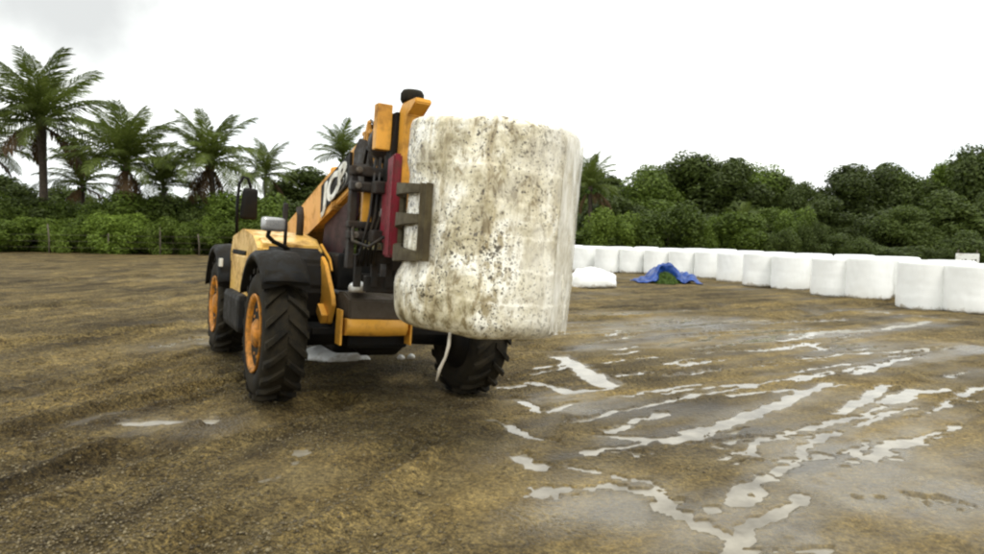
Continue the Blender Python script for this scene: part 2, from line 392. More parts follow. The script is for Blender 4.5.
col = mulc(mulc(rb.outputs[0], rs.outputs[0], 0.7), rm.outputs[0], 0.85)
# whiter, thicker layers of film towards one side
clean = noise(n, l, 2.4, 5, 0.6, V, stretch=(1, 1, 0.7))
xr = n.new('ShaderNodeMapRange'); xr.inputs['From Min'].default_value = -0.1; xr.inputs['From Max'].default_value = 0.58; xr.inputs['To Min'].default_value = -0.16; xr.inputs['To Max'].default_value = 0.30
l.new(pz.outputs['X'], xr.inputs['Value'])
ca = n.new('ShaderNodeMath'); ca.operation = 'ADD'; l.new(clean.outputs['Fac'], ca.inputs[0]); l.new(xr.outputs[0], ca.inputs[1])
rc = ramp(n, [(0.50, (0, 0, 0)), (0.74, (0.62, 0.62, 0.62))]); l.new(ca.outputs[0], rc.inputs['Fac'])
cw = n.new('ShaderNodeMixRGB'); cw.inputs['Color2'].default_value = (0.78, 0.75, 0.66, 1)
l.new(rc.outputs[0], cw.inputs['Fac']); l.new(col, cw.inputs['Color1'])
# chopped maize bits pressed against the film: dark specks of two sizes, patchy
def specks(scale, k, off, wob_amt):
    vor = n.new('ShaderNodeTexVoronoi'); vor.inputs['Scale'].default_value = scale
    wob = noise(n, l, scale * .8, 3, 0.6, V); wa = n.new('ShaderNodeVectorMath'); wa.operation = 'MULTIPLY_ADD'; wa.inputs[1].default_value = (wob_amt,) * 3
    l.new(wob.outputs['Color'], wa.inputs[0]); l.new(V, wa.inputs[2]); l.new(wa.outputs[0], vor.inputs['Vector'])
    wh = n.new('ShaderNodeTexWhiteNoise'); l.new(vor.outputs['Position'], wh.inputs['Vector'])
    pw = n.new('ShaderNodeMath'); pw.operation = 'POWER'; pw.inputs[1].default_value = 1.6; l.new(wh.outputs['Value'], pw.inputs[0])
    pa = noise(n, l, 2.6, 4, 0.6, V)
    sz = n.new('ShaderNodeMath'); sz.operation = 'MULTIPLY_ADD'; sz.inputs[1].default_value = k; sz.inputs[2].default_value = off; l.new(pa.outputs['Fac'], sz.inputs[0])
    s2 = n.new('ShaderNodeMath'); s2.operation = 'MULTIPLY'; l.new(sz.outputs[0], s2.inputs[0]); l.new(pw.outputs[0], s2.inputs[1])
    lt = n.new('ShaderNodeMath'); lt.operation = 'LESS_THAN'; l.new(vor.outputs['Distance'], lt.inputs[0]); l.new(s2.outputs[0], lt.inputs[1])
    return lt.outputs[0]
s1 = specks(30, 1.5, -0.42, 0.08); s2 = specks(60, 1.6, -0.36, 0.04)
mxs = n.new('ShaderNodeMath'); mxs.operation = 'MAXIMUM'; l.new(s1, mxs.inputs[0]); l.new(s2, mxs.inputs[1])
rw = n.new('ShaderNodeMath'); rw.operation = 'MULTIPLY'; rw.inputs[1].default_value = 0.92; l.new(mxs.outputs[0], rw.inputs[0])
thin = n.new('ShaderNodeMath'); thin.operation = 'MULTIPLY_ADD'; thin.inputs[1].default_value = -0.85; thin.inputs[2].default_value = 1.0; l.new(rc.outputs[0], thin.inputs[0])
rw2 = n.new('ShaderNodeMath'); rw2.operation = 'MULTIPLY'; l.new(rw.outputs[0], rw2.inputs[0]); l.new(thin.outputs[0], rw2.inputs[1])
spc = n.new('ShaderNodeMixRGB'); spc.inputs['Color2'].default_value = (0.05, 0.036, 0.016, 1)
l.new(rw2.outputs[0], spc.inputs['Fac']); l.new(cw.outputs[0], spc.inputs['Color1']); l.new(spc.outputs[0], b.inputs['Base Color'])
b.inputs['Roughness'].default_value = 0.42; b.inputs['Coat Weight'].default_value = 0.6; b.inputs['Coat Roughness'].default_value = 0.12
hb = n.new('ShaderNodeMath'); hb.operation = 'ADD'; l.new(strk.outputs['Fac'], hb.inputs[0]); l.new(sm.outputs['Fac'], hb.inputs[1])
wr = noise(n, l, 9.0, 4, 0.6, V, stretch=(1, 1, 0.25), dist=0.6); wr2 = n.new('ShaderNodeMath'); wr2.operation = 'PINGPONG'; wr2.inputs[1].default_value = 0.06; l.new(wr.outputs['Fac'], wr2.inputs[0])
hb2 = n.new('ShaderNodeMath'); hb2.operation = 'MULTIPLY_ADD'; hb2.inputs[1].default_value = 2.0; l.new(wr2.outputs[0], hb2.inputs[0]); l.new(hb.outputs[0], hb2.inputs[2])
bump(n, l, b, hb2.outputs[0], 0.42, 0.03)
M['stained_film'] = m
m, n, l, b = nodes_of('blue_tarpaulin'); t = noise(n, l, 6, 5, 0.6)
r = ramp(n, [(0.3, (0.006, 0.025, 0.13)), (0.7, (0.014, 0.075, 0.34))]); l.new(t.outputs['Fac'], r.inputs['Fac']); l.new(r.outputs[0], b.inputs['Base Color'])
b.inputs['Roughness'].default_value = 0.35; t3 = noise(n, l, 9, 3); bump(n, l, b, t3.outputs['Fac'], 0.3, 0.05)
M['tarp'] = m

# ------------------------------------------------------------------ where the loader stands
HEAD = R(28.3)
F2 = Vector((math.sin(HEAD), -math.cos(HEAD), 0)); L2 = Vector((math.cos(HEAD), math.sin(HEAD), 0))
AXLE = Vector((-1.145, 6.83, -0.02)); MROLL = R(-3.3)
def mloc(u, v, z=0):                       # loader coordinates -> world, level
    return AXLE + F2 * u + L2 * v + Vector((0, 0, z))
WHEELS = [(0.0, -1.0), (0.0, 1.0), (-2.9, -1.0), (-2.9, 1.0)]

# ------------------------------------------------------------------ ground with ruts and puddles
PUD_W = []
PUD = [  # polylines seen in the photograph, walked on the ground: (points, half width in px, raggedness)
 ([(559,356),(575,364),(594,376),(612,385)], 5.5, .5), ([(612,389),(567,391),(557,385),(535,380)], 3.2, .6),
 ([(500,381),(525,382)], 2.8, .6), ([(517,395),(537,410),(546,410),(572,403)], 2.6, .5), ([(609,397),(628,395)], 2.2, .6),
 ([(570,421),(607,414),(638,407),(665,402),(699,394),(728,390),(752,384),(808,375)], 2.4, .6),
 ([(670,442),(700,430),(726,421),(752,411),(786,399),(810,388),(830,383)], 4.0, .5),
 ([(601,436),(628,439),(665,440)], 2.8, .8), ([(612,430),(638,422),(662,413)], 2.6, .9),
 ([(492,418),(512,425),(533,439),(559,443)], 2.4, .6), ([(514,456),(530,462),(545,466)], 4.5, .9),
 ([(856,373),(879,365),(905,358)], 2.5, .7), ([(834,411),(864,397),(888,384)], 3.2, .7), ([(883,401),(918,390)], 4.0, .4),
 ([(948,377),(967,372)], 1.6, .6), ([(962,395),(990,386)], 2.4, .7), ([(965,400),(990,400)], 1.4, .6),
 ([(864,311),(890,313),(925,317),(960,320)], 1.5, .5), ([(883,329),(906,325)], 1.7, .7),
 ([(545,334),(600,331),(649,329),(710,323),(767,320)], 1.5, .7), ([(700,349),(740,343),(760,340),(781,339)], 2.0, .9),
 ([(801,336),(831,331)], 2.2, .8), ([(806,342),(818,347),(832,352)], 1.6, .9), ([(618,354),(645,351)], 2.0, .8),
 ([(734,540),(750,527),(769,513),(796,494)], 4.6, .8), ([(713,510),(745,489),(783,468),(814,444),(836,430)], 3.6, .9),
 ([(537,493),(606,489),(651,489),(679,515),(727,536)], 4.2, 1.4), ([(572,468),(641,479)], 3.4, 1.3),
 ([(700,552),(762,552),(830,550)], 3.0, 1.0), ([(720,449),(748,453)], 3.0, 1.2), ([(846,462),(890,452)], 4.0, 1.3),
 ([(880,498),(960,505)], 4.0, 1.8), ([(120,423),(165,424),(208,423)], 3.2, .7), ([(160,346),(200,338)], 3.0, 1.2),
 ([(300,350),(330,354),(362,352)], 5.5, .6), ([(398,356),(412,357)], 2.2, .6), ([(580,314),(690,311)], 1.0, .9),
 ([(590,452),(650,455)], 2.6, 1.5), ([(640,372),(700,364)], 1.5, 1.2), ([(760,437),(800,427)], 2.2, 1.3), ([(270,485),(300,452)], 2.6, 1.6),
]
_pr = random.Random(21)
for _k in range(70):                       # thin trickles of water lying in the tracks
    _y = _pr.uniform(4.6, 13); _x = _pr.uniform(0.15, 0.62) * _y * (1 if _pr.random() < .85 else .3)
    _a = R(_pr.uniform(18, 42)); _l = _pr.uniform(.35, 1.7) * (_y / 7)
    _b = _a + R(_pr.uniform(-14, 14))
    PUD_W.append(([Vector((_x, _y, 0)), Vector((_x + _l * .5 * math.cos(_a), _y + _l * .5 * math.sin(_a), 0)), Vector((_x + _l * .5 * (math.cos(_a) + math.cos(_b)), _y + _l * .5 * (math.sin(_a) + math.sin(_b)), 0))], _pr.uniform(1.2, 2.2), .7))
RUT = [ # tyre tracks: points, half width m, depth m
 ([(-30,452),(90,414),(250,378)], .20, .085), ([(-30,512),(120,458),(330,402)], .22, .10), ([(-30,345),(90,336),(215,322)], .22, .10),
 ([(-30,312),(120,303),(215,292)], .28, .11), ([(-30,285),(120,278),(215,272)], .35, .12), ([(-30,404),(100,380),(225,352)], .2, .07),
 ([(500,424),(640,398),(810,372),(984,350)], .2, .02), ([(560,452),(700,430),(830,384),(984,345)], .2, .02),
 ([(690,560),(775,478),(836,430),(950,380)], .2, .03), ([(740,560),(800,492),(905,432),(1000,395)], .2, .03),
 ([(540,335),(767,320),(900,300)], .35, .08), ([(540,318),(700,308),(870,303)], .35, .08), ([(540,350),(781,339),(984,315)], .3, .04),
 ([(180,560),(330,480),(520,400)], .2, .06), ([(330,560),(430,490),(540,420)], .2, .05),
]
def dist_poly(X, Y, pts, want_along=False):
    best = np.full(X.shape, 1e9); acc = 0.0; along = np.zeros(X.shape)
    for a, b_ in zip(pts[:-1], pts[1:]):
        ax, ay = a.x, a.y; dx, dy = b_.x - ax, b_.y - ay; L = dx * dx + dy * dy + 1e-9
        t = np.clip(((X - ax) * dx + (Y - ay) * dy) / L, 0, 1)
        dd = np.hypot(X - ax - t * dx, Y - ay - t * dy); near_ = dd < best
        along = np.where(near_, acc + t * math.sqrt(L), along); best = np.minimum(best, dd); acc += math.sqrt(L)
    return (best, along) if want_along else best
def axis(lo, hi, step, out_lo, out_hi, g):
    a = list(np.arange(lo, hi, step)); s = step; x = a[-1]
    while x < out_hi: s *= g; x += s; a.append(x)
    s = step; x = a[0]; pre = []
    while x > out_lo: s *= g; x -= s; pre.append(x)
    return np.array(pre[::-1] + a)
def base_height(X, Y):
    z = 0.0 * X
    for (u, v), h in zip(WHEELS, (0.04, -0.085, 0.04, -0.07)):
        p = mloc(u, v); z = z + h * np.exp(-((X - p.x) ** 2 + (Y - p.y) ** 2) / 0.55)
    return z
def ground_fields(X, Y):
    wx = X + 0.30 * (fbm(X * 1.7, Y * 1.7, 3) - 0.5) + 0.16 * (fbm(X * 7 + 5, Y * 7, 3) - 0.5)
    wy = Y + 0.42 * (fbm(X * 1.7 + 40, Y * 1.7 + 3, 3) - 0.5) + 0.22 * (fbm(X * 7 + 60, Y * 7, 3) - 0.5)
    far = np.clip((Y - 4) / 12, 0.25, 1.6)
    bs_ = base_height(X, Y)
    amp = sstep(-0.4, -3.5, X) * 0.7 + 0.3
    z = (fbm(X * 0.35, Y * 0.35, 3) - 0.5) * 0.05
    z = z + amp * ((fbm(X * 2.3, Y * 1.5, 4) - 0.5) * 0.075 + (fbm(X * 12, Y * 12, 3) - 0.5) * 0.055)
    z = z + (fbm(X * 5.1 + 3, Y * 2.0, 4) - 0.5) * 0.022
    ra = X * .85 + Y * .5; rb_ = -X * .5 + Y * .85; la = X * .35 + Y * .94; lb_ = -X * .94 + Y * .35
    rmix = sstep(-1.2, .8, X)
    ridge = rmix * fbm(ra * .9, rb_ * 6.5, 4) + (1 - rmix) * fbm(la * 1.0, lb_ * 5.0, 4)
    z = z + (ridge - .5) * (.05 + .03 * rmix)
    rutw = np.zeros(X.shape)
    tracks = [([G(*p) for p in pts], w, d) for pts, w, d in RUT]
    for u_, v_ in ((-3.6, -1.0), (-3.6, 1.0)):          # the loader's own tracks behind it
        tracks.append(([mloc(u_, v_), mloc(u_ - 4, v_ + .1), mloc(u_ - 12, v_ - .8), mloc(u_ - 24, v_ - 4)], .22, .05))
    churn = fbm(X * 6.3 + 11, Y * 6.3, 4) - .5
    for w3, w, d in tracks:
        q, al = dist_poly(wx * .6 + X * .4, wy * .6 + Y * .4, w3, True); q = q / w
        core = np.exp(-q ** 4); rutw = np.maximum(rutw, core)
        lug = np.sin(al * 2 * np.pi / .21 + np.minimum(q, 1.2) * 2.4)
        d = d * .72
        z = z - d * core + d * (.6 + 1.1 * churn) * np.exp(-((q - 1.4) / .36) ** 2) + core * lug * .010
    pud = np.full(X.shape, 9.0); soft = np.full(X.shape, 9.0)
    rag = fbm(X * 9 + 3, Y * 6, 4); hrag = fbm(X * 13 + 7, Y * 11, 3)
    px_ = X + 0.10 * (fbm(X * 1.5, Y * 1.5, 3) - 0.5) + 0.09 * (fbm(X * 7 + 5, Y * 7, 2) - 0.5); py_ = Y + 0.16 * (fbm(X * 1.5 + 40, Y * 1.5 + 3, 3) - 0.5) + 0.14 * (fbm(X * 7 + 60, Y * 7, 2) - 0.5)
    for w3, hw, rg_ in [([G(*p) for p in pts], hw, rg_) for pts, hw, rg_ in PUD] + PUD_W:
        my = sum(p.y for p in w3) / len(w3)
        wm = hw * my / FPX * 2.1                # px half width -> metres on the receding ground
        q = dist_poly(px_, py_, w3)
        pud = np.minimum(pud, q / wm + rg_ * 2.2 * (rag - 0.42) + (max(0, rg_ - .45) * 2.6 + max(0, rg_ - .8) * 6) * (hrag - 0.46))
        soft = np.minimum(soft, q / (wm + 0.5))
    near_y = sstep(1.0, 2.2, Y)
    m = 1 - sstep(0.70, 1.30, pud)
    lowland = 1 - sstep(0.4, 1.25, soft)         # flat wet margins round the puddles
    z = z * (1 - 0.4 * lowland)
    z = np.where(z < 0.0, z * (1 - 0.85 * lowland), z)
    z = np.maximum(z, -0.004 * lowland - 0.2 * (1 - lowland))
    z = z * (1 - m) + m * (-0.035)
    for u, v in WHEELS:                          # mud squeezed flat under the tyres
        p = mloc(u, v); g = np.exp(-(((X - p.x) ** 2 + (Y - p.y) ** 2) / 0.2) ** 2)
        z = z * (1 - 0.8 * g)
    right = sstep(-1.5, 1.5, X) * sstep(60, 25, Y)
    wet = np.clip(0.16 + 0.19 * right + 0.22 * (1 - sstep(0.5, 1.5, soft)) + 0.9 * (fbm(X * 0.6 + 9, Y * 0.5, 3) - 0.5), 0.02, 1)
    wet = wet + 0.3 * rutw * fbm(X * 3, Y * 2, 2)
    for sx_, sy_, r_, w_ in ((905, 505, .7, .36), (640, 498, .6, .36), (760, 535, .5, .36), (585, 400, .9, .35), (800, 455, .6, .35), (180, 425, .5, .4), (180, 345, .8, .35), (290, 470, .35, .3), (470, 540, .5, .25)):
        p = G(sx_, sy_); wet = wet + w_ * np.exp(-(((X - p.x) / r_) ** 2 + ((Y - p.y) / r_) ** 2)) * (0.5 + fbm(X * 4, Y * 4, 3))
    halo = 1 - sstep(1.0, 2.0, pud)
    wet = np.maximum(wet, 0.98 * halo)
    under = np.exp(-((X - AXLE.x) ** 2 + (Y - 8.0) ** 2) / 4.0)
    wet = np.clip(wet - 0.5 * under, 0.05, 1)  # mud dulled beneath the loader to deepen its contact shadow
    rise = 0.012 * np.clip(Y - 36, 0, 60)
    return z + bs_ + 0 * rise, m, wet
ax_ = axis(-5.2, 6.4, 0.03, -700, 700, 1.055)
ay_ = axis(2.3, 10.2, 0.03, -60, 900, 1.022)
Xg, Yg = np.meshgrid(ax_, ay_)
Zg, Mg, Wg = ground_fields(Xg, Yg)
ny, nx = Xg.shape
idx = np.arange(nx * ny).reshape(ny, nx)
quads = np.stack([idx[:-1, :-1], idx[:-1, 1:], idx[1:, 1:], idx[1:, :-1]], -1).reshape(-1, 4)
me = np_mesh('ground', np.stack([Xg, Yg, Zg], -1).reshape(-1, 3), quads, True)
a = me.attributes.new('wet', 'FLOAT', 'POINT'); a.data.foreach_set('value', Wg.astype(np.float32).ravel())
ground = tag(link_mesh('ground', me, M['mud']), kind='structure')
def ground_z(x, y):
    j = int(np.clip(np.searchsorted(ax_, x), 1, nx - 1)); i = int(np.clip(np.searchsorted(ay_, y), 1, ny - 1))
    return float(Zg[i, j])
# water lies only where the mud is hollowed out
cm = np.maximum.reduce([Mg[:-1, :-1], Mg[1:, :-1], Mg[:-1, 1:], Mg[1:, 1:]]) > 0.02
wq = quads[cm.ravel()]
used = np.unique(wq); remap = -np.ones(nx * ny, int); remap[used] = np.arange(len(used))
wz = (base_height(Xg, Yg) - 0.012).ravel()[used]
wv = np.stack([Xg.ravel()[used], Yg.ravel()[used], wz], -1)
water = tag(link_mesh('puddle_water', np_mesh('puddle_water', wv, remap[wq], True), M['water']), kind='structure')

# loose clods and gravel
def clods(nc, seed):
    rs = np.random.RandomState(seed)
    base = np.array([(1,0,0),(-1,0,0),(0,1,0),(0,-1,0),(0,0,1),(0,0,-1)], float)
    fc = np.array([(0,2,4),(2,1,4),(1,3,4),(3,0,4),(2,0,5),(1,2,5),(3,1,5),(0,3,5)])
    V_, F_ = [], []
    k = 0
    while k < nc:
        y = 2.6 + 12 * rs.rand() ** 1.7; x = (rs.rand() * 2 - 1) * 0.78 * (y + 0.6)
        i = min(np.searchsorted(ay_, y), ny - 1); j = min(np.searchsorted(ax_, x), nx - 1)
        if Mg[i, j] > 0.02: continue
        dens = 0.03 + 0.97 * max(0, 1 - 1.7 * Wg[i, j])
        if rs.rand() > dens or Wg[i, j] > 0.5: continue
        s = 0.004 + 0.008 * rs.rand() ** 2.0 + (0.010 * rs.rand() if rs.rand() < 0.03 else 0)
        v = base * (0.6 + 0.7 * rs.rand(6, 1)) * s * np.array([1.25, 1.1, 0.75])
        t = rs.rand() * 6.28; c, s_ = math.cos(t), math.sin(t)
        v = np.stack([v[:, 0] * c - v[:, 1] * s_, v[:, 0] * s_ + v[:, 1] * c, v[:, 2]], -1) + np.array([x, y, Zg[i, j] + s * 0.3])
        V_.append(v); F_.append(fc + 6 * k); k += 1
    return np_mesh('gravel', np.concatenate(V_), np.concatenate(F_), False)
tag(link_mesh('gravel', clods(40000, 5), M['clod']), 'loose brown gravel and clods strewn over the muddy yard', 'gravel', kind='stuff')

# ------------------------------------------------------------------ telehandler
TH = empty('telehandler', AXLE, (MROLL, 0, math.atan2(F2.y, F2.x)))
tag(TH, 'muddy yellow telescopic handler with black fenders holding up a bale in its clamp', 'telehandler')
# wheels
def tyre_mesh():
    mb = MB(); W = 0.175
    mb.lathe([(0.335, -W + .03), (0.37, -W + .005), (0.44, -W - .012), (0.52, -W - .006), (0.565, -W + .03), (0.582, -W + .08), (0.588, 0),
              (0.582, W - .08), (0.565, W - .03), (0.52, W + .006), (0.44, W + .012), (0.37, W - .005), (0.335, W - .03)], n=64)
    for k in range(20):                          # chevron lugs, two sides staggered
        for sd in (-1, 1):
            t0 = 2 * math.pi * (k + (0.5 if sd > 0 else 0)) / 20
            def pt(f, r, e): 
                t = t0 + 0.26 * (1 - f); y = sd * (0.005 + f * (W - 0.0)); rr = r - 0.06 * max(0, f - 0.72) ** 1.0 * 1.4
                t += e
                return Vector((rr * math.cos(t), y, rr * math.sin(t)))
            prev = None
            for f in (0, .35, .7, 1.0):
                hw = 0.036 + 0.012 * f
                ring = [pt(f, .575, -hw * 1.3), pt(f, .618, -hw), pt(f, .618, hw), pt(f, .575, hw * 1.3)]
                ring = [mb.bm.verts.new(p) for p in ring]
                if prev:
                    for q in range(4): mb.bm.faces.new((prev[q], prev[(q + 1) % 4], ring[(q + 1) % 4], ring[q]))
                else: mb.bm.faces.new(ring)
                prev = ring
            mb.bm.faces.new(prev)
    return mb
def wheel(u, v, yaw=0.0):
    o = empty('wheel', (u, v, 0.612), (0, random.random(), 0)); o.parent = TH
    o.rotation_euler = (0, random.random(), 0)
    s = 1 if v > 0 else -1
    o.rotation_mode = 'ZYX'; o.rotation_euler = (0, random.random() * 3, yaw)
    wh_.append((o, s))
    return o, s
wh_ = []
tmb = tyre_mesh(); ty0 = None
for (u, v) in WHEELS:
    o, s = wheel(u, v)
    if ty0 is None:
        ty0 = tmb.build('tyre', M['rubber'], o); tyme = ty0.data
    else: link_mesh('tyre', tyme, None, o)
    mb = MB()
    mb.lathe([(0.05, s * 0.10), (0.16, s * 0.105), (0.19, s * 0.13), (0.235, s * 0.135), (0.275, s * 0.10), (0.305, s * 0.13), (0.318, s * 0.17), (0.355, s * 0.192), (0.36, s * 0.18), (0.33, s * 0.14), (0.33, -s * 0.15), (0.05, -s * 0.15)], n=48)
    mb.build('rim', M['rim'], o)
    mb = MB(); mb.lathe([(0.13, s * 0.09), (0.13, s * 0.16), (0.10, s * 0.185), (0.02, s * 0.19)], n=24)
    for k in range(10):
        t = 2 * math.pi * k / 10; mb.lathe([(0.016, s * 0.12), (0.016, s * 0.155)], (0.212 * math.cos(t), 0, 0.212 * math.sin(t)), n=6)
    mb.build('hub', M['rim'], o)
    mb = MB(); mb.lathe([(.05, -s * .13), (.345, -s * .13), (.345, -s * .165), (.26, -s * .175), (.24, -s * .23), (.05, -s * .24)], n=32); mb.build('brake_drum', M['black'], o)
def part(name, mat, parent=TH):
    mb = MB()
    return mb, (lambda smooth=False: mb.build(name, M[mat], parent, smooth))
# chassis and axles
mb, done = part('chassis', 'black')
mb.box((-1.45, 0, 0.78), (3.3, 0.56, 0.36), bev=.02); mb.box((-3.2, 0, 0.85), (0.5, 1.5, 0.55), bev=.05)
mb.box((-0.05, 0, 1.05), (0.34, 0.5, 0.3), bev=.02); mb.box((-1.5, -0.62, 0.72), (1.4, 0.6, 0.34), bev=.04)
mb.box((-1.4, 0.65, 0.62), (1.5, 0.6, 0.26), bev=.04)
mb.box((-1.5, 0.0, 0.52), (2.4, 0.7, 0.30), bev=.05); mb.box((0.05, -0.1, 0.62), (0.5, 0.6, 0.22), bev=.04)
chassis = done()
for u in (0, -2.9):
    mb, done = part('axle', 'black'); mb.tube([(u, -0.82, .612), (u, -0.3, .612), (u, -.16, .60), (u, .16, .60), (u, .3, .612), (u, .82, .612)], [.12, .1, .2, .2, .1, .12], 14)
    mb.bar((u + .18, -.7, .66), (u + .18, .7, .66), .05, .05); done()
# nose between the front wheels: sloping plate above a curved yellow lip
mb, done = part('nose_plate', 'nose')
mb.prism([(0.02, 1.02), (0.22, 1.03), (0.44, 0.98), (0.46, 0.80), (0.02, 0.80)], -0.44, 0.10, .015); done()
mb = MB(); pts = []
for k in range(13):
    t = k / 12; y = -0.46 + 0.58 * t; pts.append((0.455 + 0.05 * math.sin(math.pi * t), y))
ra = [[mb.bm.verts.new((x + dx, y, z)) for x, y in pts] for dx, z in ((-.12, .80), (.012, .80), (.03, .72), (-.01, .655), (-.12, .64))]
for a_, b_ in zip(ra[:-1], ra[1:]):
    for k in range(12): mb.bm.faces.new((a_[k], a_[k + 1], b_[k + 1], b_[k])).smooth = True
mb.bm.faces.new([r_[0] for r_ in ra]); mb.bm.faces.new([r_[-1] for r_ in reversed(ra)])
mb.build('nose_lip', M['yellow'], TH)
mb, done = part('nose_step', 'yellow'); mb.box((0.36, -0.50, 0.72), (0.16, 0.02, 0.32), bev=.006); done()
mb, done = part('nose_step', 'yellow'); mb.box((0.36, 0.17, 0.72), (0.16, 0.02, 0.32), bev=.006); done()
mb, done = part('chassis_side_plate', 'yellow')          # orange wing beside the front wheel
mb.prism([(-0.30, 1.34), (-0.16, 1.28), (0.16, 0.98), (0.20, 0.90), (0.10, 0.72), (-0.10, 0.68), (-0.30, 0.85)], -0.53, -0.49, .008)
mb.box((-0.03, -0.56, 0.80), (0.2, 0.06, 0.10), (0, 0.5, 0), bev=.01); done()
# engine pod on the machine's right (nearest the camera)
mb, done = part('engine_hood', 'hood_yellow')
prof = [(-2.45, 0.98), (-2.5, 1.30), (-2.35, 1.53), (-1.6, 1.57), (-0.95, 1.50), (-0.62, 1.42), (-0.62, 1.28), (-0.95, 1.16), (-0.98, 0.98)]
mb.prism(prof, -1.07, -0.42, .05); hood = done()
mb, done = part('hood_grille', 'black')
mb.box((-1.75, -1.075, 1.22), (0.9, .02, .22), bev=.006)
for k in range(5): mb.box((-1.75, -1.09, 1.14 + .04 * k), (0.86, .02, .012))
done().parent = hood
mb, done = part('front_cover', 'black')                  # slanting black front of the engine bay
mb.prism([(-0.95, 1.10), (-0.64, 1.27), (-0.60, 1.41), (-0.50, 1.40), (-0.28, 1.28), (-0.20, 1.02), (-0.26, 0.72), (-0.95, 0.70)], -1.02, -0.46, .04); done()
mb, done = part('cover_trim', 'yellow')
mb.bar((-0.58, -0.46, 1.45), (-0.30, -0.44, 1.31), .02, .02); mb.bar((-0.30, -0.44, 1.31), (-0.2, -0.44, 1.2), .02, .02); done()
def fender(u, v0, v1, a0, a1, mat, r=0.71, thick=.035, flat=0.0):
    mb = MB(); N = 14; rows = []
    for k in range(N + 1):
        t = a0 + (a1 - a0) * k / N
        c, s = math.cos(t), math.sin(t)
        rows.append([mb.bm.verts.new((u + rr * c, v, .62 + rr * s + dz)) for rr, v, dz in
                     ((r, v0, -.05), (r + .01, v0, 0), (r + thick, v0 + .03, 0), (r + thick + .015, (v0 + v1) / 2, 0), (r + thick, v1 - .03, 0), (r + .01, v1, 0), (r, v1, -.05), (r, (v0 + v1) / 2, 0))])
    for a_, b_ in zip(rows[:-1], rows[1:]):
        for q in range(8): mb.bm.faces.new((a_[q], a_[(q + 1) % 8], b_[(q + 1) % 8], b_[q])).smooth = True
    mb.bm.faces.new(list(reversed(rows[0]))); mb.bm.faces.new(rows[-1])
    return mb.build('fender', M[mat], TH)
for u, a0, a1 in ((0, R(42), R(150)), (-2.9, R(25), R(160))):
    fender(u, -1.22, -0.82, a0, a1, 'black'); fender(u, 0.82, 1.22, a0, a1, 'black')
mb, done = part('fender_flap', 'rubber'); mb.box((0.50, -1.02, 1.15), (.03, .36, .13), (0, R(-35), 0), bev=.012); done()
mb, done = part('side_panel', 'hood_yellow')             # yellow strip seen behind the front wheel
mb.box((-1.55, -1.08, 1.0), (1.15, .05, .56), bev=.02); done()
mb, done = part('fuel_tank', 'black'); mb.box((-1.5, -1.0, 0.68), (1.1, .36, .40), bev=.06); done()
mb, done = part('tail_lamp', 'lens'); mb.box((-2.28, -1.2, 1.16), (.12, .04, .10), bev=.01); done()
# mirrors and rods on the hood
mir = empty('mirror'); mir.parent = TH
mb = MB(); mb.box((-0.36, -0.99, 1.615), (.07, .235, .135), (0, 0, R(12)), bev=.035); mb.build('mirror_shell', M['mirror'], mir, True)
mb = MB(); mb.tube([(-0.37, -1.02, 1.56), (-0.38, -1.03, 1.50), (-0.40, -0.97, 1.45), (-0.45, -0.86, 1.41), (-0.5, -0.8, 1.38)], .022, 8); mb.build('mirror_arm', M['black'], mir)
mir = empty('mirror'); mir.parent = TH
mb = MB(); mb.box((-1.86, -0.98, 1.86), (.07, .20, .36), (0, R(4), R(10)), bev=.04, taper=(1, .85)); mb.build('mirror_shell', M['black'], mir, True)
mb = MB(); mb.tube([(-1.86, -1.10, 1.52), (-1.86, -1.11, 1.85), (-1.86, -1.10, 2.08), (-1.86, -1.06, 2.16), (-1.86, -1.01, 2.15), (-1.86, -0.97, 2.04)], .018, 8); mb.build('mirror_arm', M['black'], mir)
mb, done = part('marker_rod', 'dark_steel'); mb.tube([(-0.55, -0.83, 1.38), (-0.55, -0.83, 1.62), (-0.56, -.84, 1.84)], [.018, .018, .013], 8); mb.box((-.56, -.84, 1.76), (.04, .05, .16), bev=.012); done()
mb, done = part('exhaust_stack', 'dark_steel'); mb.tube([(-1.3, -0.52, 1.5), (-1.3, -.52, 1.75), (-1.36, -.52, 1.84)], .04, 10); done()
# boom
BP, BT = Vector((-3.05, -0.17, 1.40)), Vector((0.20, -0.17, 2.27))
bd = (BT - BP).normalized(); bup = Vector((0, 1, 0)).cross(bd) * -1
if bup.z < 0: bup = -bup
mb, done = part('boom', 'yellow'); mb.bar(BP, BP + bd * 2.55, .38, .44, .015); boom = done()
mb = MB(); mb.bar(BP + bd * 2.45, BT, .345, .40, .012); mb.build('inner_boom', M['yellow'], boom)
mb = MB(); mb.bar(BP + bd * 2.44 + Vector((0, 0, 0)), BP + bd * 2.50, .40, .46, .01); mb.build('boom_collar', M['yellow'], boom)
mb = MB(); mb.bar(BP + bd * .1 - bup * .205 + Vector((0, -.192, 0)), BP + bd * 2.5 - bup * .205 + Vector((0, -.192, 0)), .012, .05); mb.build('boom_rib', M['yellow'], boom)
mb = MB(); mb.tube([BP + bd * .6 + bup * .245 + Vector((0, .05, 0)), BP + bd * 2.6 + bup * .245 + Vector((0, .05, 0))], .03, 8)
mb.tube([BP + bd * .6 + bup * .245 + Vector((0, -.03, 0)), BP + bd * 2.9 + bup * .255 + Vector((0, -.03, 0))], .018, 8); mb.build('hose_run', M['hose'], boom)
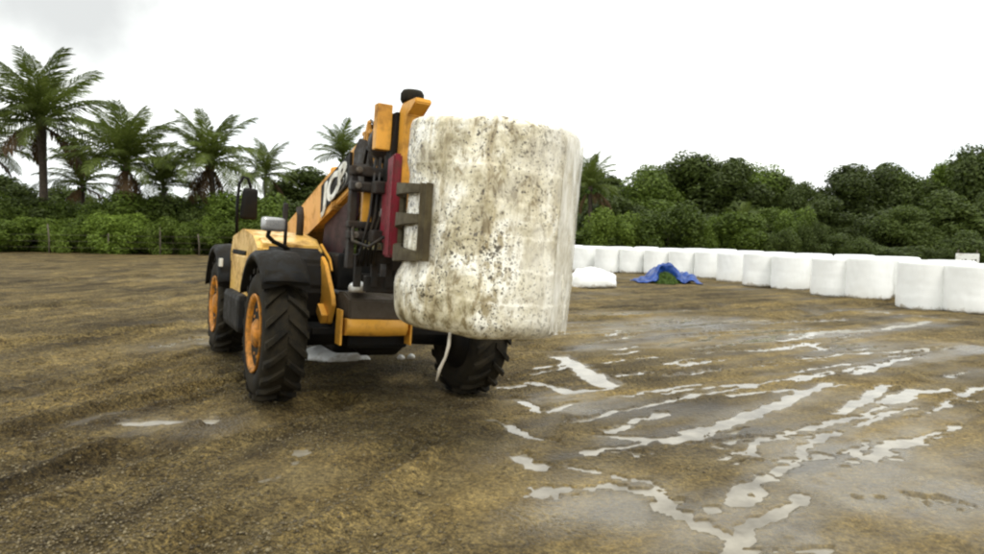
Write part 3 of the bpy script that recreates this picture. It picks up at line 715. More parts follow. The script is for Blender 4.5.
# lettering plate on the boom side
def bside(along, upv, out=0.0):
    return BP + bd * along + bup * upv + Vector((0, -.19 - out, 0))
mb = MB(); q = [bside(2.04, -.145, .012), bside(3.08, -.145, .012), bside(3.14, .15, .012), bside(2.10, .15, .012)]
q2 = [p + Vector((0, .03, 0)) for p in q]
va = [mb.bm.verts.new(p) for p in q]; vb = [mb.bm.verts.new(p) for p in q2]
mb.bm.faces.new(va); mb.bm.faces.new(list(reversed(vb)))
for k in range(4): mb.bm.faces.new((va[k], vb[k], vb[(k + 1) % 4], va[(k + 1) % 4]))
plate = mb.build('name_plate', M['black'], boom)
cu = bpy.data.curves.new('letters', 'FONT'); cu.body = 'JCB'; cu.size = 0.33; cu.extrude = 0.004; cu.offset = 0.012; cu.shear = 0.2; cu.space_character = 0.98
to = bpy.data.objects.new('letters_tmp', cu); COL.objects.link(to)
dg = bpy.context.evaluated_depsgraph_get(); lm = bpy.data.meshes.new_from_object(to.evaluated_get(dg))
bpy.data.objects.remove(to)
xs = [v.co.x for v in lm.vertices]; x0, x1 = min(xs), max(xs)
kx = 0.94 / (x1 - x0)
for v in lm.vertices:
    c = v.co.copy(); v.co = bside(2.10 + (c.x - x0) * kx, -.125 + c.y * 1.02, .019 + c.z)
link_mesh('lettering', lm, M['letter'], boom)
# boom supports and lift ram
mb, done = part('boom_tower', 'black')
for v in (-.36, .12): mb.prism([(-3.35, .9), (-2.7, .9), (-2.9, 1.62), (-3.2, 1.62)], v, v + .04, .01)
mb.tube([(-3.05, -.4, 1.44), (-3.05, .2, 1.44)], .06, 12); done()
mb, done = part('lift_ram', 'dark_steel'); mb.tube([(-2.2, -.12, .95), (-1.2, -.12, 1.5)], .07, 12); done()
mb, done = part('lift_rod', 'chrome'); mb.tube([(-1.25, -.12, 1.47), (-.75, -.12, 1.75)], .04, 12); done()
mb, done = part('boom_cradle', 'black'); mb.box((-.35, -.1, 1.2), (.5, .62, .36), bev=.03); mb.box((-.25, .18, 1.45), (.4, .08, .4), bev=.02); done()
mb, done = part('boom_shade_sheet', 'maroon'); mb.prism([(-1.2, 1.25), (-.4, 1.3), (.02, 1.75), (.02, 1.98), (-1.1, 1.68)], -.30, -.27, .006); done()  # dark maroon sheet standing in for the shadowed chassis under the boom
# boom head, tilt link
mb, done = part('boom_head', 'dark_steel')
for v in (-.37, -.03):
    mb.prism([(0.05, 2.36), (0.20, 2.46), (0.44, 2.40), (0.58, 2.15), (0.60, 1.72), (0.48, 1.70), (0.36, 2.0), (0.05, 2.10)], v, v + .04, .008)
done()
mb, done = part('hose_bracket', 'yellow')
mb.bar((0.22, -.33, 2.36), (0.36, -.33, 2.60), .03, .05, .006); mb.bar((0.36, -.33, 2.42), (0.36, -.33, 2.58), .03, .04, .006); mb.bar((0.20, -.33, 2.5), (0.44, -.33, 2.5), .03, .04, .006); done()
mb, done = part('hydraulic_hose', 'hose')
for k in range(5):
    o_ = .03 * k; mb.tube([(0.05, -.28 + o_, 2.47), (0.3, -.30 + o_, 2.62 - o_), (0.55, -.32 + o_, 2.52), (0.66, -.31 + o_, 2.25), (0.70, -.3 + o_, 1.95)], .014, 8)
mb.tube([(0.5, -.40, 2.2), (.62, -.42, 2.32), (.72, -.36, 2.22), (.76, -.3, 2.0)], .016, 8); done()
mb, done = part('hose_drum', 'dark_steel')
mb.lathe([(.02, .64), (.14, .645), (.165, .66), (.165, .76), (.14, .775), (.05, .785), (.02, .79)], (0, -.27, 2.36), 'x', 28); done()
mb, done = part('tilt_ram', 'dark_steel'); mb.tube([(.1, -.12, 1.9), (.62, -.12, 1.55)], .055, 12); done()
# carriage
mb, done = part('carriage', 'dark_steel')
for v in (-.58, -.17, .24): mb.box((.80, v, 1.70), (.09, .055, .86), bev=.01)
for z, hh in ((2.09, .085), (1.96, .085), (1.64, .06), (1.55, .075)): mb.box((.825, -.17, z), (.10, .90, hh), bev=.018)
mb.box((.755, -.05, 1.83), (.03, .86, .50), bev=.006); mb.box((.76, -.13, 1.38), (.06, .7, .12), bev=.01); done()
mb, done = part('carriage_strut', 'yellow'); mb.box((.785, -.45, 1.79), (.05, .085, .26), bev=.008); done()
mb, done = part('carriage_lower_frame', 'dark_steel')
for v in (-.48, -.33, -.2, .2): mb.box((.74, v, 1.25), (.05, .06, .28), bev=.008)
mb.box((.70, -.15, 1.14), (.08, .5, .14), bev=.01); mb.lathe([(.11, 1.06), (.11, 1.34)], (.62, -.12, 0), 'z', 20); done()
mb, done = part('hydraulic_hose', 'hose')
for k in range(4):
    o_ = .045 * k; mb.tube([(.80, -.50 + o_, 1.30), (.92, -.52 + o_, 1.42 + o_), (.95, -.47 + o_, 1.72), (.91, -.44 + o_, 2.0), (.80, -.40 + o_, 2.2 + o_ * .5)], .013, 7)
mb.tube([(.86, -.58, 1.62), (1.0, -.62, 1.5), (1.12, -.52, 1.46), (1.2, -.42, 1.55)], .014, 7); done()
for z_ in (2.09, 1.96, 1.55):
    mb, done = part('pivot_pin', 'grey_steel'); mb.lathe([(.03, .865), (.03, .895), (.018, .90)], (0, -.56, z_), 'x', 12); done()
# clamp: centre mast, red arm roots, olive gripping frames
mb, done = part('clamp_mast', 'yellow')
mb.prism([(1.00, 2.30), (1.00, 2.60), (1.06, 2.66), (1.36, 2.66), (1.36, 2.62), (1.18, 2.55), (1.14, 2.30), (1.14, 1.5), (1.00, 1.5)], -.29, -.15, .01)
mb.box((0.93, -.40, 2.46), (.10, .13, .38), bev=.01); done()
mb, done = part('mast_cap', 'rubber'); mb.lathe([(.02, 2.66), (.085, 2.662), (.098, 2.685), (.098, 2.735), (.08, 2.765), (.02, 2.77)], (1.09, -.215, 0), 'z', 24); done()
mb, done = part('mast_edge', 'black'); mb.box((.96, -.315, 2.30), (.14, .05, .58), (R(-4), 0, 0), bev=.01); done()
mb, done = part('slide_beam', 'dark_steel'); mb.box((1.03, 0.02, 1.95), (.12, 1.0, .10), bev=.012); mb.box((1.03, 0.02, 1.55), (.12, 1.0, .10), bev=.012); done()
mb, done = part('slide_ram', 'chrome'); mb.tube([(1.0, -.4, 1.75), (1.0, .4, 1.75)], .035, 12); done()
def arm(sd):
    vo = 0.03                                           # bale centre line
    a_ = empty('clamp_arm'); a_.parent = TH
    mb = MB()
    p0, p1 = Vector((1.14, vo + sd * .40, 0)), Vector((1.46, vo + sd * .47, 0))
    if sd > 0: p0, p1 = Vector((1.16, vo + .46, 0)), Vector((1.5, vo + .56, 0))
    mb.bar(p0 + Vector((0, 0, 1.79)), p1 + Vector((0, 0, 1.79)), .07, .80, .015)
    mb.bar(p0 + Vector((-.12, 0, 1.75)), p0 + Vector((-.005, 0, 1.75)), .06, .5, .008)
    mb.build('arm_root', M['red'], a_)
    mb = MB()
    # gripping frame: outer loop and a tapering middle rail, curved round the bale
    def cyl(f, z):                                       # f: 0 root .. 1 tip
        ang = R(-38 + 60 * f) if sd < 0 else R(-82 + 56 * f); rr = .622
        return Vector((2.13 + rr * math.sin(ang), vo + sd * rr * math.cos(ang), z))
    def rail(zf, w):
        N = 10; prev = None
        for k in range(N + 1):
            f = k / N; z, h = zf(f); p = cyl(f, z); nrm = Vector((p.x - 2.13, p.y - vo, 0)).normalized()
            ring = [mb.bm.verts.new(p + nrm * o_ + Vector((0, 0, dz))) for o_, dz in ((-.0, -h), (w, -h), (w, h), (-.0, h))]
            if prev:
                for q in range(4): mb.bm.faces.new((prev[q], prev[(q + 1) % 4], ring[(q + 1) % 4], ring[q]))
            else: mb.bm.faces.new(ring)
            prev = ring
        mb.bm.faces.new(list(reversed(prev)))
    rail(lambda f: (1.885 - .025 * f, .05 - .024 * f), .05)
    rail(lambda f: (1.665, .06 - .034 * f), .045)
    rail(lambda f: (1.435 - .015 * f, .068 - .042 * f), .05)
    for f, zz in ((0.0, (1.38, 1.93)), (1.0, (1.40, 1.885))):
        p = cyl(f, 0); nrm = Vector((p.x - 2.13, p.y - vo, 0)).normalized()
        mb.bar(p + nrm * .026 + Vector((0, 0, zz[0])), p + nrm * .026 + Vector((0, 0, zz[1])), .055, .046, .01, up=nrm)
    mb.build('grip_frame', M['olive'], a_)
arm(-1); arm(1)
# cab on the machine's left, mostly behind the bale
cab = empty('cab'); cab.parent = TH
mb = MB()
for a_, b_ in (((-.45, .36, 1.0), (-.75, .40, 2.32)), ((-.45, 1.08, 1.0), (-.75, 1.04, 2.32)), ((-1.95, .36, .9), (-1.9, .40, 2.32)), ((-1.95, 1.08, .9), (-1.9, 1.04, 2.32))):
    mb.bar(a_, b_, .07, .07, .01)
for y in (.38, 1.06): mb.bar((-1.92, y, 1.02), (-.45, y, 1.02), .06, .08, .01)
mb.bar((-.45, .38, 1.02), (-.45, 1.06, 1.02), .06, .08, .01); mb.bar((-1.95, .38, 1.02), (-1.95, 1.06, 1.02), .06, .08, .01)
mb.build('cab_frame', M['black'], cab)
mb = MB(); mb.box((-1.32, .72, 2.36), (1.36, .84, .10), bev=.035); mb.build('cab_roof', M['black'], cab)
mb = MB(); mb.box((-1.2, .72, .84), (1.45, .70, .34), bev=.04); mb.build('cab_floor', M['yellow'], cab)
for name, pts in (('windscreen', [(-.46, .40, 1.06), (-.46, 1.04, 1.06), (-.74, 1.01, 2.28), (-.74, .43, 2.28)]),
                  ('side_window', [(-.5, .37, 1.06), (-1.9, .37, 1.06), (-1.87, .41, 2.28), (-.77, .41, 2.28)]),
                  ('door_window', [(-.5, 1.07, 1.06), (-1.9, 1.07, 1.06), (-1.87, 1.03, 2.28), (-.77, 1.03, 2.28)])):
    mb = MB(); v = [Vector(p) for p in pts]; nrm = (v[1] - v[0]).cross(v[3] - v[0]).normalized() * .004
    A = [mb.bm.verts.new(p + nrm) for p in v]; B_ = [mb.bm.verts.new(p - nrm) for p in v]
    mb.bm.faces.new(A); mb.bm.faces.new(list(reversed(B_)))
    for k in range(4): mb.bm.faces.new((A[k], B_[k], B_[(k + 1) % 4], A[(k + 1) % 4]))
    mb.build(name, M['glass'], cab)
mb = MB(); mb.box((-1.45, .72, 1.22), (.5, .48, .14), bev=.04); mb.box((-1.68, .72, 1.55), (.13, .46, .62), (0, R(-8), 0), bev=.04); mb.build('driver_seat', M['seat'], cab)
mb = MB(); mb.tube([(-.8, .72, 1.0), (-.95, .72, 1.45)], .03, 8)
c0 = Vector((-.97, .72, 1.48)); mb.tube([c0 + Vector((.08 * math.cos(t), .18 * math.sin(t), .16 * math.cos(t))) for t in [2 * math.pi * k / 20 for k in range(21)]], .016, 6, False); mb.build('steering_wheel', M['black'], cab)
for z in (.78, .45):
    mb, done = part('cab_step', 'black'); mb.box((-1.1, 1.12, z), (.4, .14, .03), bev=.005); done()

# scrap of film lying on the nose of the loader
Rm = TH.matrix_basis.copy() if False else Matrix.Translation(AXLE) @ Matrix.Rotation(math.atan2(F2.y, F2.x), 4, 'Z') @ Matrix.Rotation(MROLL, 4, 'X')
def scrap(name, c, size, seed, mat, flat=0.6, nu=18, nv=12, crumple=0.35):
    rs = np.random.RandomState(seed); u, v = np.meshgrid(np.linspace(0, 2 * np.pi, nu, endpoint=False), np.linspace(0, np.pi, nv))
    r = 1 + crumple * (fbm(u * 1.3 + seed * 3, v * 1.9 + seed, 3) - .5) * 2
    r[:, :] *= 1.0
    x = r * np.sin(v) * np.cos(u) * size[0]; y = r * np.sin(v) * np.sin(u) * size[1]; z = (r * np.cos(v)) * size[2]
    z = np.where(z < -size[2] * .25, -size[2] * .25 + .1 * (z + size[2] * .25), z)
    pts = np.stack([x, y, z + size[2] * .28], -1).reshape(-1, 3)
    i_ = np.arange(nu * nv).reshape(nv, nu); q_ = np.stack([i_[:-1], np.roll(i_, -1, 1)[:-1], np.roll(i_, -1, 1)[1:], i_[1:]], -1).reshape(-1, 4)
    o = link_mesh(name, np_mesh(name, pts, q_, False), mat); o.location = c
    return o
o = scrap('film_scrap', Rm @ Vector((.34, -.33, 1.045)), (.09, .13, .075), 3, M['film'])
tag(o, 'crumpled white plastic scrap lying on the nose of the loader', 'plastic scrap')

g = G(335, 358); o = scrap('plastic_sheet', (g.x, g.y, ground_z(g.x, g.y) - .01), (.42, .22, .14), 12, M['film'], nu=30, nv=14, crumple=.45)
tag(o, 'white crumpled plastic sheet on the ground seen under the loader between the front wheels', 'plastic sheet')
for px_, lab in ((401, 'left one of two tiny white scraps on the ground under the loader nose'), (411, 'right one of two tiny white scraps on the ground under the loader nose')):
    g = G(px_, 359); o = scrap('film_scrap', (g.x, g.y, ground_z(g.x, g.y) - .005), (.05, .04, .05), px_, M['film'], nu=12, nv=8); tag(o, lab, 'plastic scrap')

# ------------------------------------------------------------------ the bale in the clamp
BC = Rm @ Vector((2.13, 0.03, 1.67))
def bale_mesh(name, rad, h, nseg, nring, seed, lump, edge=.14, sag=0.0, edge_b=None, band=.004):
    ts = np.linspace(0, 2 * np.pi, nseg, endpoint=False)
    prof = []
    e = edge
    eb = edge_b or edge
    prof += [(rad * .02, 0), (rad * .5, -.004), (rad - eb, 0)]
    for k in range(1, 7):
        a_ = R(90) * k / 6; prof.append((rad - eb + eb * math.sin(a_), eb - eb * math.cos(a_)))
    for k in range(1, nring): prof.append((rad, eb + (h - eb - e) * k / nring))
    for k in range(0, 7):
        a_ = R(90) * k / 6; prof.append((rad - e + e * math.cos(a_), h - e + e * math.sin(a_)))
    prof += [(rad * .5, h + .01), (rad * .02, h + .012)]
    pr = np.array(prof); rr = pr[:, 0][:, None] * np.ones(nseg); zz = pr[:, 1][:, None] * np.ones(nseg)
    T = ts[None, :] * np.ones(len(prof))[:, None]
    cx, cy = np.cos(T), np.sin(T)
    nz = fbm(cx * 2.2 + seed * 7 + 30, zz * 2.2 / max(h, 1) + cy * 2.2 + 30, 3) - .5
    nf = fbm(cx * 9 + 40 + seed, zz * 3.5 + cy * 9 + 40, 3) - .5
    vert = fbm(T * 9 / 6.283 * 3 + seed, zz * .8, 2) - .5
    saw = (zz / .21 + T / (2 * np.pi) + .15 * nz * 3) % 1.0          # overlapping turns of film
    rr = rr + band * (saw ** 2) * (rr > rad * .9)
    rr = rr * (1 + lump * nz + lump * .35 * nf + lump * .18 * vert) * (1 + sag * np.exp(-((zz / h - .22) / .2) ** 2))
    zz = zz + lump * .35 * (fbm(cx * 2 + 9 + seed, cy * 2 + 9, 2) - .5) * np.sign(zz - h / 2)
    pts = np.stack([rr * cx, rr * cy, zz], -1).reshape(-1, 3)
    npf = len(prof); i_ = np.arange(npf * nseg).reshape(npf, nseg)
    q_ = np.stack([i_[:-1], np.roll(i_, -1, 1)[:-1], np.roll(i_, -1, 1)[1:], i_[1:]], -1).reshape(-1, 4)
    return np_mesh(name, pts, q_, True)
hb_me = bale_mesh('silage_bale', .605, 1.42, 220, 130, 2, .09, .05, .03, .13, .0035)
co = np.empty(len(hb_me.vertices) * 3, np.float32); hb_me.vertices.foreach_get('co', co); co = co.reshape(-1, 3)
rad_ = np.hypot(co[:, 0], co[:, 1]); tt = np.degrees(np.arctan2(co[:, 1], co[:, 0])) % 360
dent = sstep(150, 172, tt) * sstep(252, 232, tt) * sstep(.30, .46, co[:, 2]) * sstep(1.18, 1.02, co[:, 2])
want = np.minimum(rad_, .588 + .012 * fbm(tt / 9, co[:, 2] * 9, 2)); k_ = (rad_ * (1 - dent) + want * dent) / np.maximum(rad_, 1e-6)
co[:, 0] *= k_; co[:, 1] *= k_
hb_me.vertices.foreach_set('co', co.ravel()); hb_me.update()
held = link_mesh('silage_bale', hb_me, M['stained_film'])
TILT = R(4.2)
held.location = BC - Vector((math.sin(TILT), 0, math.cos(TILT))) * (1.67 - .93); held.rotation_euler = (0, TILT, 0)
tag(held, 'big stained bale in clear film speckled with dark bits, gripped in the loader clamp', 'bale')
mb = MB(); rs = random.Random(4)
mb.tube([(-.19, -.50, .02), (-.19, -.53, -.06), (-.205, -.53, -.14), (-.235, -.53, -.22), (-.25, -.53, -.30)], [.010, .012, .009, .012, .006], 6)
mb.build('loose_film_strand', M['film'], held)
m, n, l, b = nodes_of('thin_clear_film')
t = noise(n, l, 14, 4, 0.6, stretch=(1, 1, .3)); r = ramp(n, [(0.35, (0.55, 0.5, 0.38)), (0.6, (0.85, 0.83, 0.76))]); l.new(t.outputs['Fac'], r.inputs['Fac']); l.new(r.outputs[0], b.inputs['Base Color'])
b.inputs['Roughness'].default_value = 0.25; ra_ = ramp(n, [(0.3, (.25, .25, .25)), (0.7, (.8, .8, .8))]); l.new(t.outputs['Fac'], ra_.inputs['Fac']); l.new(ra_.outputs[0], b.inputs['Alpha'])
M['thin_film'] = m
def film_sheet(name, t0, t1, z0, z1, out, seed, flare=0.0):
    nt_, nz_ = 40, 30; T, Z = np.meshgrid(np.radians(np.linspace(t0, t1, nt_)), np.linspace(0, 1, nz_))
    lo_ = z0 + .12 * (fbm(T * 6 + seed, T * 0 + seed, 3) - .5)
    zz = lo_ + (z1 - lo_) * Z
    rr_ = .594 + out + .018 * fbm(T * 7 + seed, zz * 4, 3) + flare * np.clip(.12 - zz, 0, 1)
    rr_ = rr_ + .03 * (fbm(np.cos(T) * 2.2 + 44, zz * 2.2 + np.sin(T) * 2.2 + 30, 3) - .5)
    i_ = np.arange(nt_ * nz_).reshape(nz_, nt_); q_ = np.stack([i_[:-1, :-1], i_[:-1, 1:], i_[1:, 1:], i_[1:, :-1]], -1).reshape(-1, 4)
    return link_mesh(name, np_mesh(name, np.stack([rr_ * np.cos(T), rr_ * np.sin(T), zz], -1).reshape(-1, 3), q_, True), M['thin_film'], held)
film_sheet('film_layer', -42, 30, .05, 1.36, .018, 3)

# ------------------------------------------------------------------ wrapped bales along the edge of the yard
ORD = ['first', 'second', 'third', 'fourth', 'fifth', 'sixth', 'seventh', 'eighth', 'ninth', 'tenth', 'eleventh', 'twelfth', 'thirteenth', 'fourteenth',
       'fifteenth', 'sixteenth', 'seventeenth', 'eighteenth', 'nineteenth', 'twentieth', 'twenty-first', 'twenty-second', 'twenty-third', 'twenty-fourth', 'twenty-fifth', 'twenty-sixth', 'twenty-seventh', 'twenty-eighth']
bms = [bale_mesh('wrapped_bale_mesh', .585, 1.15, 56, 26, 20 + k, .045, .08, .02, None, .002) for k in range(4)]
for bm_ in bms: bm_.materials.append(M['film'])
FRONT = [(973,313.5),(925,309.5),(867,299),(834,296.5),(790,289.5),(761,287),(733,281.5),(709,278),(683,276.5),(658,275),(633,273.5),(608,272.5),(583,271),(560,270)]
BACK = [(948,301),(894,297.5),(853,291),(812,287),(776,283),(748,279.5),(721,276),(696,274),(671,272.5),(646,271),(620,270),(595,269),(571,268)]
k = 0
for row, lst in (('front', FRONT), ('back', BACK)):
    for i, (px, by) in enumerate(lst):
        g = G(px, by); d = Vector((g.x, g.y, 0)).normalized()
        c = g + d * .56
        o = bpy.data.objects.new('wrapped_bale', bms[k % 4]); COL.objects.link(o)
        o.location = (c.x, c.y, ground_z(c.x, c.y) - .02); o.rotation_euler = (0, 0, random.random() * 6.28)
        s = 1.06 + .07 * (random.random() - .5); hs = 1 + .07 * (random.random() - .5); o.scale = (s, s, hs)
        if row == 'front': lab = 'white plastic-wrapped bale, %s from the right in the front row' % ORD[i]
        else: lab = 'white wrapped bale half hidden in the back row, %s from the right' % ORD[i]
        tag(o, lab, 'bale', 'white wrapped bales along the yard edge'); k += 1

# white sack lying by the bales
g = G(592, 288)
o = scrap('plastic_sack', (g.x, g.y + .3, ground_z(g.x, g.y + .3)), (.78, .5, .46), 8, M['film'], nu=30, nv=18, crumple=.3)
tag(o, 'slumped white plastic sack on the dirt left of the blue tarpaulin', 'sack')
mb = MB(); mb.tube([(-.75, -.1, .2), (-.85, -.12, .28), (-.98, -.14, .26), (-1.0, -.15, .12), (-.9, -.15, .06), (-.78, -.12, .12)], [.07, .05, .06, .06, .05, .05], 8); mb.build('tied_neck', M['film'], o)
# blue tarp over a heap of cut green fodder
g = G(671, 284); TC = Vector((g.x, g.y + .8, 0))
nu, nv = 46, 34
u, v = np.meshgrid(np.linspace(-1, 1, nu), np.linspace(-1, 1, nv))
hx, hy = 1.08, .85
prof = .62 * np.ones_like(u) * 0 + .60 * np.exp(-((u + .22) / .34) ** 2) + .48 * np.exp(-((u - .22) / .25) ** 2) + .36 * np.exp(-((u - .70) / .20) ** 2) + .14 * np.exp(-((u + .8) / .2) ** 2)
crease = 1 - np.abs(2 * fbm(u * 3.2 + 5, v * 3.2 + 7, 2) - 1) * 2
z = prof * np.clip(1 - np.abs(v) ** 2.2 * .75, 0, 1) + .16 * (crease - .3) * np.clip(prof + .25, 0, 1) + .06 * (fbm(u * 11, v * 11 + 3, 2) - .5)
z = np.maximum(z, .03 + .03 * fbm(u * 6, v * 6, 2))
# front hem is gathered up and shows the heap
hem = np.exp(-((v + 1) / .5) ** 2) * np.exp(-((u + .05) / .30) ** 4)
yy = v * hy * (1 + .5 * (fbm(u * 4 + 2, v * 0 + 3, 3) - .5)) + .62 * hem
pts = np.stack([u * hx * (1 + .25 * (fbm(v * 3 + 2, u * 0 + 8, 3) - .5)) + .08 * (fbm(u * 5, v * 5, 2) - .5), yy, z + .05 * hem], -1).reshape(-1, 3)
i_ = np.arange(nu * nv).reshape(nv, nu); q_ = np.stack([i_[:-1, :-1], i_[:-1, 1:], i_[1:, 1:], i_[1:, :-1]], -1).reshape(-1, 4)
tarp = link_mesh('tarpaulin', np_mesh('tarpaulin', pts, q_, True), M['tarp']); tarp.location = TC + Vector((0, 0, ground_z(TC.x, TC.y)))
sm_ = tarp.modifiers.new('thick', 'SOLIDIFY'); sm_.thickness = .02
tag(tarp, 'rumpled blue tarpaulin draped over a heap in front of the white bales', 'tarpaulin')
rs = np.random.RandomState(3); N = 2600
th = rs.rand(N) * 6.28; rr = np.sqrt(rs.rand(N)); cx = rr * np.cos(th); cy = rr * np.sin(th)
cz = .38 * (1 - rr ** 1.6) + .01
c = np.stack([cx * .55, cy * .62 - .1, cz], -1)
def leaf_quads(c, nrm, size, rs, aspect=1.0):
    n_ = len(c)
    a_ = rs.randn(n_, 3); nrm = nrm / (np.linalg.norm(nrm, axis=1, keepdims=True) + 1e-9)
    t = np.cross(nrm, a_); t /= (np.linalg.norm(t, axis=1, keepdims=True) + 1e-9); b_ = np.cross(nrm, t)
    s = size * (0.6 + .8 * rs.rand(n_, 1))
    v = np.stack([c - t * s, c - b_ * s * .55 * aspect, c + t * s, c + b_ * s * .55 * aspect], 1).reshape(-1, 3)
    return v, np.arange(n_ * 4).reshape(-1, 4)
vv, ff = leaf_quads(c, np.stack([cx, cy, np.ones(N)], -1) + .8 * rs.randn(N, 3), .06, rs, .5)
heap = link_mesh('fodder_heap', np_mesh('fodder_heap', vv, ff), M['grass_heap']); heap.location = tarp.location + Vector((-.1, -.25, 0))
tag(heap, 'heap of cut green fodder showing under the blue tarpaulin', 'fodder heap')
# small board standing behind the bales
sp = G(965, 300) ; sd_ = Vector((sp.x, sp.y, 0)).normalized(); sp = sp + sd_ * 3.2
brd = empty('notice_board', (sp.x, sp.y, 0), (0, 0, math.atan2(-sp.x, sp.y)))
tag(brd, 'small white board with grey marks standing behind the rightmost bales', 'sign')
zt = P(965, 253.5, sp.y).z; zb = P(965, 268, sp.y).z
mb = MB(); mb.box((0, 0, (zt + zb) / 2), (.62, .03, zt - zb), bev=.005); mb.build('panel', M['white_paint'], brd)
for x in (-.25, .25):
    mb = MB(); mb.bar((x, .03, 0), (x, .03, zt + .12), .04, .03); mb.build('post', M['wood'], brd)
mb = MB()
for k in range(6): mb.box((-.22 + .088 * k, -.018, (zt + zb) / 2 + .02 * ((k * 7) % 3 - 1)), (.05, .004, .07))
mb.build('marks', M['grey_steel'], brd)

# ------------------------------------------------------------------ vegetation
def crown_mesh(name, lobes, nleaf, size, seed, up=.25, zs=1.3):
    rs = np.random.RandomState(seed); lobes = np.array(lobes)
    w = lobes[:, 3] ** 2; w = w / w.sum(); li = rs.choice(len(lobes), nleaf, p=w)
    d = rs.randn(nleaf, 3); d[:, 2] += up; d /= np.linalg.norm(d, axis=1, keepdims=True)
    rad = (0.50 + .72 * rs.rand(nleaf, 1) ** .8)
    inner = rs.rand(nleaf, 1) < .18; rad = np.where(inner, rad * .6, rad)
    c = lobes[li, :3] + d * rad * lobes[li, 3:4] * np.array([1, 1, zs])
    v, f = leaf_quads(c, d + .55 * rs.randn(nleaf, 3), size, rs)
    me_ = np_mesh(name, v, f); return me_
def tree_lobes(rs, w, h, n_, low=.25):
    out = []
    for k in range(n_):
        t = rs.rand(); zz = h * (low + (1 - low) * t)
        env = w * math.sqrt(max(.05, 1 - ((t - .42) / .62) ** 2))
        a_ = rs.rand() * 6.28; r_ = env * math.sqrt(rs.rand()) * .8
        out.append((r_ * math.cos(a_), r_ * math.sin(a_), zz, (.15 + .17 * rs.rand()) * min(w, h * .6) * 1.15))
    return out
TV = []   # unit trees about 10 m high
for k in range(6):
    rs = np.random.RandomState(100 + k); w = [3.4, 4.0, 2.9, 3.7, 3.1, 4.3][k]
    lob = tree_lobes(rs, w, 9.4, [36, 44, 32, 40, 48, 36][k], [.22, .18, .3, .2, .25, .15][k])
    cm_ = crown_mesh('crown', lob, 26000, .15, 200 + k)
    mb = MB(); mb.tube([(0, 0, -.3), (.1, 0, 1.5), (.05, .15, 3.4), (-.1, .1, 5.5), (0, 0, 7.4)], [.34, .26, .2, .13, .05], 10)
    for q in range(7):
        lb = lob[q * 3]; z0 = 1.8 + q * .5; mb.tube([(0.05, .1, z0), (lb[0] * .5, lb[1] * .5, (z0 + lb[2]) / 2 + .3), (lb[0] * .9, lb[1] * .9, lb[2])], [.12, .08, .03], 7)
    bmesh.ops.recalc_face_normals(mb.bm, faces=mb.bm.faces); tm = bpy.data.meshes.new('trunk'); mb.bm.to_mesh(tm); mb.bm.free(); tm.materials.append(M['bark'])
    TV.append((cm_, tm))
SV = []   # unit shrubs about 3 m high
for k in range(4):
    rs = np.random.RandomState(300 + k); lob = tree_lobes(rs, [1.5, 1.8, 1.3, 1.7][k], 2.7, 22, .05)
    cm_ = crown_mesh('foliage', lob, 14000, .066, 400 + k, .4, 1.7)
    mb = MB()
    for q in range(5):
        lb = lob[q * 2]; mb.tube([(0.06 * q - .12, .05 * (q % 2), -.15), (lb[0] * .4, lb[1] * .4, lb[2] * .5), (lb[0] * .8, lb[1] * .8, lb[2])], [.05, .035, .015], 6)
    bmesh.ops.recalc_face_normals(mb.bm, faces=mb.bm.faces); tm = bpy.data.meshes.new('stem'); mb.bm.to_mesh(tm); mb.bm.free(); tm.materials.append(M['bark'])
    SV.append((cm_, tm))
BOUNDS = {}
def mesh_bounds(me_):
    a_ = np.empty(len(me_.vertices) * 3, np.float32); me_.vertices.foreach_get('co', a_); a_ = a_.reshape(-1, 3)
    return float(np.percentile(a_[:, 2], 99.3)), float(np.percentile(a_[:, 0], 98) - np.percentile(a_[:, 0], 2))
def place_veg(kind, var, px, ytop, depth, wpx, mat, label, cat, group):
    """px centre, top pixel row, distance, crown width in px"""
    p = P(px, 250, depth); top = P(px, ytop, depth).z
    cm_, tm = (TV if kind == 'tree' else SV)[var]
    bb = BOUNDS.setdefault(cm_.name, mesh_bounds(cm_)); h0, w0 = bb
    e = empty('tree' if kind == 'tree' else 'shrub', (p.x, p.y, 0), (0, 0, random.random() * 6.28))
    s = wpx * depth / FPX / w0; e.scale = (s, s, top / h0)
    c_ = bpy.data.objects.new('crown' if kind == 'tree' else 'foliage', cm_); COL.objects.link(c_); c_.parent = e
    if not cm_.materials: cm_.materials.append(M[mat])
    c_.material_slots[0].link = 'OBJECT'; c_.material_slots[0].material = M[mat]
    t_ = bpy.data.objects.new('trunk' if kind == 'tree' else 'stem', tm); COL.objects.link(t_); t_.parent = e
    tag(e, label, cat, group); return e
# big dark trees behind the bales, left to right: px, top row, distance, width px, material
BT_ = [(586,172,62,70,0),(612,178,66,60,0),(640,170,60,66,0),(664,176,64,60,0),(690,159,62,74,0),(722,164,60,70,0),(748,166,64,64,0),(776,176,62,62,0),(798,186,60,44,0),
       (834,190,66,46,0),(858,168,62,70,0),(884,170,66,60,0),(908,178,62,60,0),(936,166,60,64,0),(962,152,58,74,0),(992,150,60,70,0),(1020,156,62,70,0)]
for i, (px, yt, d, w, mt) in enumerate(BT_):
    place_veg('tree', (i * 5 + 1) % 6, px, yt, d, w, 'leaf_dark' if i not in (2, 6, 13) else 'leaf_mid', 'leafy tree in the tall row behind the white bales, %s from the left' % ORD[i], 'tree', 'tall trees behind the bales')
MT_ = [(600,206,54,58),(634,208,52,60),(668,202,54,62),(706,204,52,60),(742,206,53,56),(772,205,52,60),(822,214,52,50),(846,212,52,56),(878,206,52,62),(916,212,50,64),(950,208,49,62),(985,206,48,66)]
_vr = random.Random(77)
